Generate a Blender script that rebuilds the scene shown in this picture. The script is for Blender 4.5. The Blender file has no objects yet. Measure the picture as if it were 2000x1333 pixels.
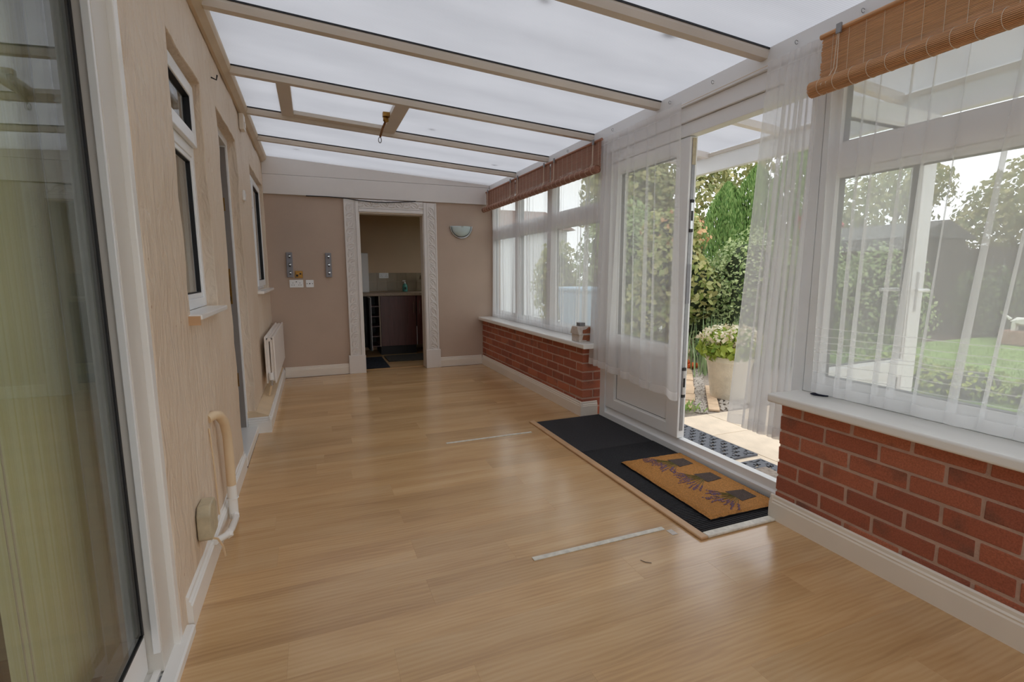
import bpy, bmesh, math, random
from mathutils import Vector, Matrix, noise
random.seed(7)
scene = bpy.context.scene
C = scene.collection
PI = math.pi
R = math.radians

def S(r, g, b):
    f = lambda c: (c/255/12.92) if c/255 <= .04045 else ((c/255+.055)/1.055)**2.4
    return (f(r), f(g), f(b), 1)

# ---------------------------------------------------------------- camera, sky, exposure
yaw, pitch, roll, FPX = R(21.9036), R(-7.9307), R(-0.1067), 960.696
fw = Vector((math.sin(yaw)*math.cos(pitch), math.cos(yaw)*math.cos(pitch), math.sin(pitch)))
rt = Vector((math.cos(yaw), -math.sin(yaw), 0)); up = rt.cross(fw)
r2 = math.cos(roll)*rt+math.sin(roll)*up; u2 = -math.sin(roll)*rt+math.cos(roll)*up
cam_d = bpy.data.cameras.new('camera'); cam = bpy.data.objects.new('camera', cam_d); C.objects.link(cam)
cam.matrix_world = Matrix(((r2.x, u2.x, -fw.x, 0), (r2.y, u2.y, -fw.y, 0), (r2.z, u2.z, -fw.z, 1.2), (0, 0, 0, 1)))
cam_d.sensor_width = 36; cam_d.lens = FPX/2000*36; cam_d.clip_start = .02; cam_d.clip_end = 200
scene.camera = cam
w = bpy.data.worlds.new('overcast_sky'); scene.world = w; w.use_nodes = True
nt = w.node_tree; bg = nt.nodes['Background']
tc = nt.nodes.new('ShaderNodeTexCoord'); nz = nt.nodes.new('ShaderNodeTexNoise'); cr = nt.nodes.new('ShaderNodeValToRGB')
nz.inputs['Scale'].default_value = 2.2; nz.inputs['Detail'].default_value = 5
cr.color_ramp.elements[0].position = .3; cr.color_ramp.elements[0].color = (.86, .89, .95, 1)
cr.color_ramp.elements[1].position = .7; cr.color_ramp.elements[1].color = (1, 1, 1, 1)
nt.links.new(tc.outputs['Generated'], nz.inputs['Vector']); nt.links.new(nz.outputs['Fac'], cr.inputs['Fac'])
nt.links.new(cr.outputs['Color'], bg.inputs['Color']); bg.inputs['Strength'].default_value = 1.0
vs = scene.view_settings
scene.display_settings.display_device = 'sRGB'
vs.view_transform = 'Standard'; vs.look = 'None'; vs.gamma = 1.0; vs.exposure = 1.2; vs.use_curve_mapping = False
cy = scene.cycles
cy.max_bounces = 10; cy.diffuse_bounces = 6; cy.glossy_bounces = 4; cy.transmission_bounces = 8
cy.transparent_max_bounces = 40; cy.caustics_reflective = False; cy.caustics_refractive = False

# ---------------------------------------------------------------- materials
MATS = {}
def newmat(name):
    m = bpy.data.materials.new(name); m.use_nodes = True; MATS[name] = m
    return m, m.node_tree, m.node_tree.nodes, m.node_tree.links, m.node_tree.nodes['Principled BSDF']
def M(name, col, rough=.5, var=.06, scale=6., bump=0., bscale=60., metal=0., coat=0., spec=.5, stretch=(1, 1, 1), rnd=0.):
    m, t, n, l, b = newmat(name)
    tcn = n.new('ShaderNodeTexCoord'); mp = n.new('ShaderNodeMapping'); mp.inputs['Scale'].default_value = stretch
    l.new(tcn.outputs['Object'], mp.inputs['Vector'])
    no = n.new('ShaderNodeTexNoise'); no.inputs['Scale'].default_value = scale; no.inputs['Detail'].default_value = 4
    l.new(mp.outputs['Vector'], no.inputs['Vector'])
    rp = n.new('ShaderNodeValToRGB')
    rp.color_ramp.elements[0].position = .3; rp.color_ramp.elements[1].position = .7
    rp.color_ramp.elements[0].color = tuple(c*(1-var) for c in col[:3])+(1,)
    rp.color_ramp.elements[1].color = tuple(min(1, c*(1+var)) for c in col[:3])+(1,)
    l.new(no.outputs['Fac'], rp.inputs['Fac']); out = rp.outputs['Color']
    if rnd:
        oi = n.new('ShaderNodeObjectInfo'); mr = n.new('ShaderNodeMapRange')
        mr.inputs['To Min'].default_value = 1-rnd; mr.inputs['To Max'].default_value = 1+rnd
        l.new(oi.outputs['Random'], mr.inputs['Value'])
        hs = n.new('ShaderNodeHueSaturation'); l.new(out, hs.inputs['Color']); l.new(mr.outputs['Result'], hs.inputs['Value']); out = hs.outputs['Color']
    l.new(out, b.inputs['Base Color'])
    b.inputs['Roughness'].default_value = rough; b.inputs['Metallic'].default_value = metal
    b.inputs['Coat Weight'].default_value = coat; b.inputs['Specular IOR Level'].default_value = spec
    if bump:
        n2 = n.new('ShaderNodeTexNoise'); n2.inputs['Scale'].default_value = bscale; n2.inputs['Detail'].default_value = 5
        l.new(mp.outputs['Vector'], n2.inputs['Vector'])
        bp = n.new('ShaderNodeBump'); bp.inputs['Strength'].default_value = bump; bp.inputs['Distance'].default_value = .01
        l.new(n2.outputs['Fac'], bp.inputs['Height']); l.new(bp.outputs['Normal'], b.inputs['Normal'])
    return m

M('upvc', S(238, 239, 240), .28, .02, 3)
M('gloss_white', S(240, 238, 234), .22, .02, 3)
M('cream_gloss', S(233, 224, 212), .3, .03, 4)
M('frame_beige', S(214, 205, 194), .4, .04, 3)
M('plate_beige', S(205, 186, 160), .55, .08, 5)
M('bulkhead', S(226, 221, 217), .5, .03, 3)
M('gasket', S(22, 22, 26), .5, .1)
M('dark', S(30, 26, 26), .6, .2)
M('chrome', S(190, 190, 190), .25, .05, metal=1)
M('brass', S(150, 110, 55), .35, .3, 40, metal=.9)
M('tarnish', S(120, 80, 45), .5, .5, 90, metal=.4)
M('zinc', S(150, 150, 152), .45, .08, 30, metal=.5)
M('grey_plastic', S(140, 140, 146), .5, .05)
M('jamb_shade_grey', S(150, 143, 138), .5, .06)  # grey for the white side-door jamb in shadow
M('aged_upvc', S(216, 211, 203), .35, .03, 3)
M('pipe_cream', S(225, 200, 165), .4, .06)
M('aged_box', S(190, 178, 150), .45, .18, 25)
M('radiator_white', S(238, 232, 226), .3, .02)
M('far_paint', S(189, 168, 151), .75, .05, 2.5, .12, 220)
M('kitchen_paint', S(205, 180, 150), .7, .05, 2)
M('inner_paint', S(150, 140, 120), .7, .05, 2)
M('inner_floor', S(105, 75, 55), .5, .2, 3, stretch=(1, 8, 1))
M('mortar', S(190, 158, 142), .9, .10, 25, .5, 140)
M('kitchen_brown', S(92, 54, 50), .35, .25, 4, stretch=(14, 14, 1))
M('kitchen_dark', S(26, 18, 18), .5, .2)
M('worktop', S(170, 150, 128), .4, .15, 60)
M('wall_tile', S(150, 135, 112), .3, .06, 12, rnd=.08)
M('soap_teal', S(85, 160, 150), .3, .05)
M('label_dark', S(20, 60, 50), .5)
M('bamboo', S(206, 154, 108), .55, .25, 3, stretch=(40, 2, 120))
M('bamboo_dark', S(164, 116, 94), .6, .25, 3, stretch=(40, 2, 120))
M('string', S(225, 210, 190), .8, .05)
M('carpet_mat', S(54, 54, 58), .95, .5, 260, .8, 300)
M('coir', S(205, 142, 72), .95, .28, 160, 1., 320)
M('coir_dark', S(92, 76, 68), .95, .35, 160, 1., 320)
M('lavender', S(128, 98, 118), .95, .25, 160, .8, 320)
M('stem_green', S(130, 120, 70), .95, .25, 160, .8, 320)
M('wood_trim', S(205, 165, 125), .45, .12, 6, stretch=(1, 1, 1))
M('painted_strip', S(225, 220, 208), .5, .16, 45)
M('rubber', S(92, 95, 102), .7, .12, 30)
M('rust_brown', S(140, 78, 48), .6, .35, 60)
M('worn_white', S(205, 196, 188), .6, .12, 45)
M('navy', S(22, 26, 50), .5, .2)
M('slab', S(222, 205, 182), .85, .09, 6, .3, 60, rnd=.05)
M('path_slab', S(205, 178, 148), .9, .14, 7, .4, 50, rnd=.1)
M('gravel_bed', S(150, 138, 126), .95, .3, 40, .8, 90)
M('pebble', S(200, 190, 178), .8, .2, 20, rnd=.3)
M('soil', S(70, 52, 40), .95, .4, 30, .8, 60)
M('planter_stone', S(214, 206, 188), .9, .14, 9, .6, 50)
M('lawn', S(120, 150, 72), .95, .25, 1.6, .6, 80)
M('bark', S(90, 72, 58), .9, .3, 12, .6, 40)
M('fence_wood', S(72, 62, 56), .85, .25, 5, .3, 60, stretch=(1, 1, .2))
M('shed_roof', S(70, 68, 68), .8, .15, 10)
M('statue', S(222, 220, 212), .8, .1, 12)
M('terracotta', S(205, 95, 45), .7, .12, 12)
M('old_terracotta', S(150, 112, 92), .8, .15, 12)
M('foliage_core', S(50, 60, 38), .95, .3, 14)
M('bin_blue', S(150, 182, 208), .45, .06)
M('render_white', S(245, 247, 250), .8, .04, 3)
M('garage_door', S(225, 234, 242), .5, .05)
M('roof_tile', S(120, 90, 78), .8, .2, 8)
M('red_flower', S(190, 45, 40), .6, .2)
M('mat_grey', S(75, 70, 62), .95, .3, 60, .5, 120)
M('mat_navy', S(24, 28, 40), .95, .9, 30, .5, 120)

def leafmat(name, c1, c2, trans=.35):
    m, t, n, l, b = newmat(name)
    g = n.new('ShaderNodeNewGeometry'); rp = n.new('ShaderNodeValToRGB')
    rp.color_ramp.elements[0].color = c1; rp.color_ramp.elements[1].color = c2
    l.new(g.outputs['Random Per Island'], rp.inputs['Fac'])
    l.new(rp.outputs['Color'], b.inputs['Base Color']); b.inputs['Roughness'].default_value = .5
    tr = n.new('ShaderNodeBsdfTranslucent'); l.new(rp.outputs['Color'], tr.inputs['Color'])
    mx = n.new('ShaderNodeMixShader'); mx.inputs['Fac'].default_value = trans
    l.new(b.outputs[0], mx.inputs[1]); l.new(tr.outputs[0], mx.inputs[2]); l.new(mx.outputs[0], n['Material Output'].inputs['Surface'])
leafmat('ivy_leaf', S(105, 132, 74), S(192, 204, 148))
leafmat('conifer_leaf', S(92, 132, 66), S(165, 192, 118))
leafmat('tree_leaf', S(120, 134, 80), S(190, 182, 128))
leafmat('shrub_leaf', S(122, 142, 66), S(205, 198, 140))
leafmat('shrub_pink', S(170, 110, 80), S(225, 190, 140))
leafmat('hedge_leaf', S(62, 80, 48), S(130, 145, 92))
leafmat('plant_leaf', S(112, 145, 45), S(190, 200, 95))
leafmat('plant_pale', S(190, 170, 130), S(240, 235, 215))
leafmat('iris_leaf', S(90, 120, 80), S(160, 180, 130))
leafmat('grass_blade', S(105, 145, 55), S(160, 185, 95))

# wall render (hand-trowelled paint)
def render_mat():
    m, t, n, l, b = newmat('wall_render')
    tcn = n.new('ShaderNodeTexCoord'); mp = n.new('ShaderNodeMapping'); mp.inputs['Scale'].default_value = (1, 1, .45)
    l.new(tcn.outputs['Object'], mp.inputs['Vector'])
    a = n.new('ShaderNodeTexNoise'); a.inputs['Scale'].default_value = 3; a.inputs['Detail'].default_value = 6
    l.new(mp.outputs[0], a.inputs['Vector'])
    rp = n.new('ShaderNodeValToRGB'); rp.color_ramp.elements[0].position = .35; rp.color_ramp.elements[1].position = .7
    rp.color_ramp.elements[0].color = S(220, 199, 175); rp.color_ramp.elements[1].color = S(229, 212, 192)
    l.new(a.outputs['Fac'], rp.inputs['Fac'])
    # small chips and specks
    v = n.new('ShaderNodeTexVoronoi'); v.inputs['Scale'].default_value = 9; l.new(tcn.outputs['Object'], v.inputs['Vector'])
    lt = n.new('ShaderNodeMath'); lt.operation = 'LESS_THAN'; lt.inputs[1].default_value = .045; l.new(v.outputs['Distance'], lt.inputs[0])
    mx = n.new('ShaderNodeMix'); mx.data_type = 'RGBA'; mx.inputs['B'].default_value = S(170, 130, 92)
    mm = n.new('ShaderNodeMath'); mm.operation = 'MULTIPLY'; mm.inputs[1].default_value = .55; l.new(lt.outputs[0], mm.inputs[0])
    l.new(mm.outputs[0], mx.inputs['Factor']); l.new(rp.outputs[0], mx.inputs['A']); l.new(mx.outputs['Result'], b.inputs['Base Color'])
    b.inputs['Roughness'].default_value = .5
    mp2 = n.new('ShaderNodeMapping'); mp2.inputs['Scale'].default_value = (1, 1, .35); l.new(tcn.outputs['Object'], mp2.inputs['Vector'])
    s = n.new('ShaderNodeTexNoise'); s.inputs['Scale'].default_value = 17; s.inputs['Detail'].default_value = 7; s.inputs['Distortion'].default_value = 1.2
    l.new(mp2.outputs[0], s.inputs['Vector'])
    bp = n.new('ShaderNodeBump'); bp.inputs['Strength'].default_value = .9; bp.inputs['Distance'].default_value = .022
    l.new(s.outputs['Fac'], bp.inputs['Height']); l.new(bp.outputs[0], b.inputs['Normal'])
render_mat()

def oak_mat():
    m, t, n, l, b = newmat('oak')
    tcn = n.new('ShaderNodeTexCoord'); oi = n.new('ShaderNodeObjectInfo')
    sc = n.new('ShaderNodeVectorMath'); sc.operation = 'SCALE'; sc.inputs[0].default_value = (37, 91, 53); l.new(oi.outputs['Random'], sc.inputs['Scale'])
    ad = n.new('ShaderNodeVectorMath'); ad.operation = 'ADD'; l.new(tcn.outputs['Object'], ad.inputs[0]); l.new(sc.outputs[0], ad.inputs[1])
    def tex(scale, s, d, dist=0.):
        mp = n.new('ShaderNodeMapping'); mp.inputs['Scale'].default_value = s; l.new(ad.outputs[0], mp.inputs['Vector'])
        x = n.new('ShaderNodeTexNoise'); x.inputs['Scale'].default_value = scale; x.inputs['Detail'].default_value = d; x.inputs['Distortion'].default_value = dist
        l.new(mp.outputs[0], x.inputs['Vector']); return x.outputs['Fac']
    broad = tex(1, (1.1, 7, 1), 3, .6)
    fine = tex(1, (5, 95, 1), 5, .3)
    wv = n.new('ShaderNodeTexWave'); wv.wave_type = 'BANDS'; wv.bands_direction = 'Y'
    mpw = n.new('ShaderNodeMapping'); mpw.inputs['Scale'].default_value = (.55, 3.2, 1); l.new(ad.outputs[0], mpw.inputs['Vector'])
    l.new(mpw.outputs[0], wv.inputs['Vector']); wv.inputs['Scale'].default_value = 5; wv.inputs['Distortion'].default_value = 9
    wv.inputs['Detail'].default_value = 2; wv.inputs['Detail Scale'].default_value = .9
    def math_(op, a, c):
        x = n.new('ShaderNodeMath'); x.operation = op
        for i, q in enumerate((a, c)):
            if isinstance(q, (int, float)): x.inputs[i].default_value = q
            else: l.new(q, x.inputs[i])
        return x.outputs[0]
    s = math_('ADD', math_('MULTIPLY', broad, .66), math_('ADD', math_('MULTIPLY', fine, .26), math_('MULTIPLY', wv.outputs['Fac'], .08)))
    rp = n.new('ShaderNodeValToRGB'); e = rp.color_ramp.elements
    e[0].position = .28; e[0].color = S(184, 143, 98); e[1].position = .72; e[1].color = S(220, 184, 138)
    k = e.new(.48); k.color = S(206, 166, 117)
    l.new(s, rp.inputs['Fac'])
    mr = n.new('ShaderNodeMapRange'); mr.inputs['To Min'].default_value = .92; mr.inputs['To Max'].default_value = 1.07; l.new(oi.outputs['Random'], mr.inputs['Value'])
    hs = n.new('ShaderNodeHueSaturation'); l.new(rp.outputs[0], hs.inputs['Color']); l.new(mr.outputs[0], hs.inputs['Value'])
    l.new(hs.outputs[0], b.inputs['Base Color']); b.inputs['Roughness'].default_value = .24
    b.inputs['Specular IOR Level'].default_value = .6; b.inputs['Coat Weight'].default_value = .25; b.inputs['Coat Roughness'].default_value = .15
    bp = n.new('ShaderNodeBump'); bp.inputs['Strength'].default_value = .12; bp.inputs['Distance'].default_value = .004
    l.new(s, bp.inputs['Height']); l.new(bp.outputs[0], b.inputs['Normal'])
oak_mat()

def brick_mat():
    m, t, n, l, b = newmat('brick')
    tcn = n.new('ShaderNodeTexCoord'); oi = n.new('ShaderNodeObjectInfo')
    sc = n.new('ShaderNodeVectorMath'); sc.operation = 'SCALE'; sc.inputs[0].default_value = (17, 31, 23); l.new(oi.outputs['Random'], sc.inputs['Scale'])
    ad = n.new('ShaderNodeVectorMath'); ad.operation = 'ADD'; l.new(tcn.outputs['Object'], ad.inputs[0]); l.new(sc.outputs[0], ad.inputs[1])
    rp = n.new('ShaderNodeValToRGB'); e = rp.color_ramp.elements
    e[0].color = S(152, 86, 66); e[1].color = S(180, 108, 80); k = e.new(.5); k.color = S(162, 90, 66)
    l.new(oi.outputs['Random'], rp.inputs['Fac'])
    a = n.new('ShaderNodeTexNoise'); a.inputs['Scale'].default_value = 7; a.inputs['Detail'].default_value = 3; l.new(ad.outputs[0], a.inputs['Vector'])
    r2_ = n.new('ShaderNodeValToRGB'); r2_.color_ramp.elements[0].position = .56; r2_.color_ramp.elements[1].position = .72
    r2_.color_ramp.elements[0].color = (0, 0, 0, 1); r2_.color_ramp.elements[1].color = (.7, .7, .7, 1); l.new(a.outputs['Fac'], r2_.inputs['Fac'])
    mx = n.new('ShaderNodeMix'); mx.data_type = 'RGBA'; mx.inputs['B'].default_value = S(104, 76, 64)
    l.new(r2_.outputs[0], mx.inputs['Factor']); l.new(rp.outputs[0], mx.inputs['A'])
    g = n.new('ShaderNodeTexNoise'); g.inputs['Scale'].default_value = 190; g.inputs['Detail'].default_value = 4; l.new(ad.outputs[0], g.inputs['Vector'])
    m2 = n.new('ShaderNodeMix'); m2.data_type = 'RGBA'; m2.blend_type = 'OVERLAY'; m2.inputs['Factor'].default_value = .55
    l.new(mx.outputs['Result'], m2.inputs['A']); l.new(g.outputs['Fac'], m2.inputs['B']); l.new(m2.outputs['Result'], b.inputs['Base Color'])
    b.inputs['Roughness'].default_value = .85
    bp = n.new('ShaderNodeBump'); bp.inputs['Strength'].default_value = .55; bp.inputs['Distance'].default_value = .004
    l.new(g.outputs['Fac'], bp.inputs['Height']); l.new(bp.outputs[0], b.inputs['Normal'])
brick_mat()

def glass_mat(name, tint=(.96, .98, .97, 1), base=.05):
    m, t, n, l, b = newmat(name); n.remove(b)
    g = n.new('ShaderNodeNewGeometry'); d = n.new('ShaderNodeVectorMath'); d.operation = 'DOT_PRODUCT'
    l.new(g.outputs['Normal'], d.inputs[0]); l.new(g.outputs['Incoming'], d.inputs[1])
    def math_(op, a, c=0.):
        x = n.new('ShaderNodeMath'); x.operation = op
        for i, q in enumerate((a, c)):
            if isinstance(q, (int, float)): x.inputs[i].default_value = q
            else: l.new(q, x.inputs[i])
        return x.outputs[0]
    f = math_('ADD', math_('MULTIPLY', math_('POWER', math_('SUBTRACT', 1., math_('ABSOLUTE', d.outputs['Value'])), 5.), 1-base), base)
    tr = n.new('ShaderNodeBsdfTransparent'); tr.inputs['Color'].default_value = tint
    gl = n.new('ShaderNodeBsdfGlossy'); gl.inputs['Roughness'].default_value = .0
    mx = n.new('ShaderNodeMixShader'); l.new(f, mx.inputs['Fac']); l.new(tr.outputs[0], mx.inputs[1]); l.new(gl.outputs[0], mx.inputs[2])
    l.new(mx.outputs[0], n['Material Output'].inputs['Surface'])
glass_mat('glass', base=.03)

def sheet_mat():          # fluted opal polycarbonate: translucent underside
    m, t, n, l, b = newmat('polycarb'); n.remove(b)
    tcn = n.new('ShaderNodeTexCoord')
    wv = n.new('ShaderNodeTexWave'); wv.wave_type = 'BANDS'; wv.bands_direction = 'Y'; wv.inputs['Scale'].default_value = 30; wv.inputs['Distortion'].default_value = 0
    l.new(tcn.outputs['Object'], wv.inputs['Vector'])
    rp = n.new('ShaderNodeValToRGB'); rp.color_ramp.elements[0].position = .0; rp.color_ramp.elements[1].position = .35
    rp.color_ramp.elements[0].color = (.83, .83, .84, 1); rp.color_ramp.elements[1].color = (1, 1, 1, 1); l.new(wv.outputs['Fac'], rp.inputs['Fac'])
    mp = n.new('ShaderNodeMapping'); mp.inputs['Scale'].default_value = (.7, 2.2, 1); l.new(tcn.outputs['Object'], mp.inputs['Vector'])
    no = n.new('ShaderNodeTexNoise'); no.inputs['Scale'].default_value = 1.5; no.inputs['Detail'].default_value = 5; l.new(mp.outputs[0], no.inputs['Vector'])
    r2_ = n.new('ShaderNodeValToRGB'); r2_.color_ramp.elements[0].position = .3; r2_.color_ramp.elements[1].position = .65
    r2_.color_ramp.elements[0].color = (.272, .277, .292, 1); r2_.color_ramp.elements[1].color = (.325, .33, .345, 1); l.new(no.outputs['Fac'], r2_.inputs['Fac'])
    mx = n.new('ShaderNodeMix'); mx.data_type = 'RGBA'; mx.blend_type = 'MULTIPLY'; mx.inputs['Factor'].default_value = 1
    l.new(r2_.outputs[0], mx.inputs['A']); l.new(rp.outputs[0], mx.inputs['B'])
    tr = n.new('ShaderNodeBsdfTranslucent'); l.new(mx.outputs['Result'], tr.inputs['Color'])
    df = n.new('ShaderNodeBsdfDiffuse'); df.inputs['Color'].default_value = (.8, .8, .82, 1)
    ms = n.new('ShaderNodeMixShader'); ms.inputs['Fac'].default_value = .18; l.new(tr.outputs[0], ms.inputs[1]); l.new(df.outputs[0], ms.inputs[2])
    l.new(ms.outputs[0], n['Material Output'].inputs['Surface'])
    m, t, n, l, b = newmat('polycarb_top'); n.remove(b)
    tr = n.new('ShaderNodeBsdfTransparent'); tr.inputs['Color'].default_value = (.97, .97, .98, 1); l.new(tr.outputs[0], n['Material Output'].inputs['Surface'])
sheet_mat()

def voile_mat(name, dens, col=(.92, .92, .93, 1), bands=False):
    m, t, n, l, b = newmat(name); n.remove(b)
    df = n.new('ShaderNodeBsdfDiffuse'); df.inputs['Color'].default_value = col
    tl = n.new('ShaderNodeBsdfTranslucent'); tl.inputs['Color'].default_value = col
    a = n.new('ShaderNodeMixShader'); a.inputs['Fac'].default_value = .5; l.new(df.outputs[0], a.inputs[1]); l.new(tl.outputs[0], a.inputs[2])
    tr = n.new('ShaderNodeBsdfTransparent'); mx = n.new('ShaderNodeMixShader'); mx.inputs['Fac'].default_value = dens
    if bands:
        tcn = n.new('ShaderNodeTexCoord'); sp = n.new('ShaderNodeSeparateXYZ'); l.new(tcn.outputs['Object'], sp.inputs[0])
        tot = None
        for zc in bands:
            sb = n.new('ShaderNodeMath'); sb.operation = 'SUBTRACT'; l.new(sp.outputs['Z'], sb.inputs[0]); sb.inputs[1].default_value = zc
            ab = n.new('ShaderNodeMath'); ab.operation = 'ABSOLUTE'; l.new(sb.outputs[0], ab.inputs[0])
            lt = n.new('ShaderNodeMath'); lt.operation = 'LESS_THAN'; lt.inputs[1].default_value = .0022; l.new(ab.outputs[0], lt.inputs[0])
            if tot is None: tot = lt.outputs[0]
            else:
                mxm = n.new('ShaderNodeMath'); mxm.operation = 'MAXIMUM'; l.new(tot, mxm.inputs[0]); l.new(lt.outputs[0], mxm.inputs[1]); tot = mxm.outputs[0]
        mr = n.new('ShaderNodeMapRange'); mr.inputs['To Min'].default_value = dens; mr.inputs['To Max'].default_value = min(1, dens+.25)
        l.new(tot, mr.inputs['Value']); l.new(mr.outputs[0], mx.inputs['Fac'])
    l.new(tr.outputs[0], mx.inputs[1]); l.new(a.outputs[0], mx.inputs[2]); l.new(mx.outputs[0], n['Material Output'].inputs['Surface'])
voile_mat('voile', .47)
voile_mat('voile_band', .50, bands=(.19, .205, .235, .262, .30, .145, .10))
voile_mat('voile_far', .6)
voile_mat('voile_gather', .6)
voile_mat('hem', .72)

def blind_mat():
    m, t, n, l, b = newmat('blind_fabric')
    tcn = n.new('ShaderNodeTexCoord'); mp = n.new('ShaderNodeMapping'); mp.inputs['Scale'].default_value = (60, 110, .4); l.new(tcn.outputs['Object'], mp.inputs['Vector'])
    no = n.new('ShaderNodeTexNoise'); no.inputs['Scale'].default_value = 1.2; l.new(mp.outputs[0], no.inputs['Vector'])
    rp = n.new('ShaderNodeValToRGB'); rp.color_ramp.elements[0].position = .35; rp.color_ramp.elements[1].position = .65
    rp.color_ramp.elements[0].color = S(240, 234, 188); rp.color_ramp.elements[1].color = S(252, 249, 222); l.new(no.outputs['Fac'], rp.inputs['Fac'])
    l.new(rp.outputs[0], b.inputs['Base Color']); b.inputs['Roughness'].default_value = .8
    tl = n.new('ShaderNodeBsdfTranslucent'); l.new(rp.outputs[0], tl.inputs['Color']); mx = n.new('ShaderNodeMixShader'); mx.inputs['Fac'].default_value = .4
    l.new(b.outputs[0], mx.inputs[1]); l.new(tl.outputs[0], mx.inputs[2]); l.new(mx.outputs[0], n['Material Output'].inputs['Surface'])
blind_mat()
def lampglass():
    m, t, n, l, b = newmat('lamp_glass'); b.inputs['Base Color'].default_value = S(196, 212, 212); b.inputs['Roughness'].default_value = .25
    b.inputs['Coat Weight'].default_value = .3
lampglass()

# ---------------------------------------------------------------- mesh helpers
WL = {}
class MB:
    def __init__(s): s.v = []; s.f = []; s.mi = []
    def add(s, vs, fs, mi=0):
        o = len(s.v); s.v += [tuple(p) for p in vs]; s.f += [tuple(i+o for i in f) for f in fs]; s.mi += [mi]*len(fs); return s
    def box(s, x0, x1, y0, y1, z0, z1, mi=0):
        return s.add([(x, y, z) for x in (x0, x1) for y in (y0, y1) for z in (z0, z1)],
                     [(0, 1, 3, 2), (4, 6, 7, 5), (0, 4, 5, 1), (2, 3, 7, 6), (0, 2, 6, 4), (1, 5, 7, 3)], mi)
    def prism(s, prof, a, b, axis='y', mi=0):
        # prof: 2D points; axis y -> (x,z); axis x -> (y,z); axis z -> (x,y)
        def P(p, t): return (p[0], t, p[1]) if axis == 'y' else ((t, p[0], p[1]) if axis == 'x' else (p[0], p[1], t))
        n = len(prof); vs = [P(p, a) for p in prof]+[P(p, b) for p in prof]
        fs = [(i, (i+1) % n, n+(i+1) % n, n+i) for i in range(n)]+[tuple(range(n-1, -1, -1)), tuple(range(n, 2*n))]
        return s.add(vs, fs, mi)
    def tube(s, path, r, n=8, cap=True, mi=0):
        path = [Vector(p) for p in path]; m = len(path); rs = r if isinstance(r, (list, tuple)) else [r]*m
        vs = []; prev = None
        for i, p in enumerate(path):
            d = (path[min(i+1, m-1)]-path[max(i-1, 0)]).normalized()
            a = prev if prev is not None else (Vector((0, 0, 1)) if abs(d.z) < .9 else Vector((1, 0, 0)))
            a = (a-d*a.dot(d)).normalized(); prev = a; c = d.cross(a)
            vs += [p+(a*math.cos(2*PI*k/n)+c*math.sin(2*PI*k/n))*rs[i] for k in range(n)]
        fs = [(i*n+k, i*n+(k+1) % n, (i+1)*n+(k+1) % n, (i+1)*n+k) for i in range(m-1) for k in range(n)]
        if cap: fs += [tuple(range(n-1, -1, -1)), tuple(range((m-1)*n, m*n))]
        return s.add(vs, fs, mi)
    def lathe(s, prof, cx, cy, n=24, a0=0., a1=2*PI, mi=0):
        full = abs(a1-a0-2*PI) < 1e-6; k = n if full else n+1; m = len(prof)
        vs = [(cx+r*math.cos(a0+(a1-a0)*i/n), cy+r*math.sin(a0+(a1-a0)*i/n), z) for i in range(k) for r, z in prof]
        fs = [(i*m+j, ((i+1) % k)*m+j, ((i+1) % k)*m+j+1, i*m+j+1) for i in range(n) for j in range(m-1)]
        return s.add(vs, fs, mi)
    def ico(s, c, r, mi=0):
        t = (1+5**.5)/2; q = [(-1, t, 0), (1, t, 0), (-1, -t, 0), (1, -t, 0), (0, -1, t), (0, 1, t), (0, -1, -t), (0, 1, -t), (t, 0, -1), (t, 0, 1), (-t, 0, -1), (-t, 0, 1)]
        l_ = (1+t*t)**.5
        f = [(0, 11, 5), (0, 5, 1), (0, 1, 7), (0, 7, 10), (0, 10, 11), (1, 5, 9), (5, 11, 4), (11, 10, 2), (10, 7, 6), (7, 1, 8), (3, 9, 4), (3, 4, 2), (3, 2, 6), (3, 6, 8), (3, 8, 9), (4, 9, 5), (2, 4, 11), (6, 2, 10), (8, 6, 7), (9, 8, 1)]
        rr = r if isinstance(r, (tuple, list)) else (r, r, r)
        return s.add([(c[0]+p[0]/l_*rr[0], c[1]+p[1]/l_*rr[1], c[2]+p[2]/l_*rr[2]) for p in q], f, mi)
    def build(s, name, mats, parent=None, local=False, smooth=False, bevel=0., label=None, cat=None, group=None, kind=None, seg=2):
        me = bpy.data.meshes.new(name)
        xs = [p[0] for p in s.v]; ys = [p[1] for p in s.v]; zs = [p[2] for p in s.v]
        c = Vector(((min(xs)+max(xs))/2, (min(ys)+max(ys))/2, min(zs)))
        me.from_pydata([(p[0]-c.x, p[1]-c.y, p[2]-c.z) for p in s.v], [], s.f)
        if isinstance(mats, str): mats = [mats]
        for q in mats: me.materials.append(MATS[q])
        if len(mats) > 1: me.polygons.foreach_set('material_index', s.mi)
        if smooth: me.polygons.foreach_set('use_smooth', [True]*len(me.polygons))
        bm = bmesh.new(); bm.from_mesh(me); bmesh.ops.recalc_face_normals(bm, faces=bm.faces); bm.to_mesh(me); bm.free()
        o = bpy.data.objects.new(name, me); C.objects.link(o)
        if smooth and smooth != 'all':
            try: me.set_sharp_from_angle(angle=R(40))
            except Exception: pass
        if parent is not None:
            o.parent = parent
            o.location = c if local else c-WL[parent.name]
            WL[o.name] = c
        else:
            o.location = c; WL[o.name] = c.copy()
        if bevel:
            b = o.modifiers.new('bevel', 'BEVEL'); b.width = bevel; b.segments = seg; b.limit_method = 'ANGLE'; b.angle_limit = R(35)
        tag(o, label, cat, group, kind)
        return o
def tag(o, label=None, cat=None, group=None, kind=None):
    if label: o['label'] = label
    if cat: o['category'] = cat
    if group: o['group'] = group
    if kind: o['kind'] = kind
    return o
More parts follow.
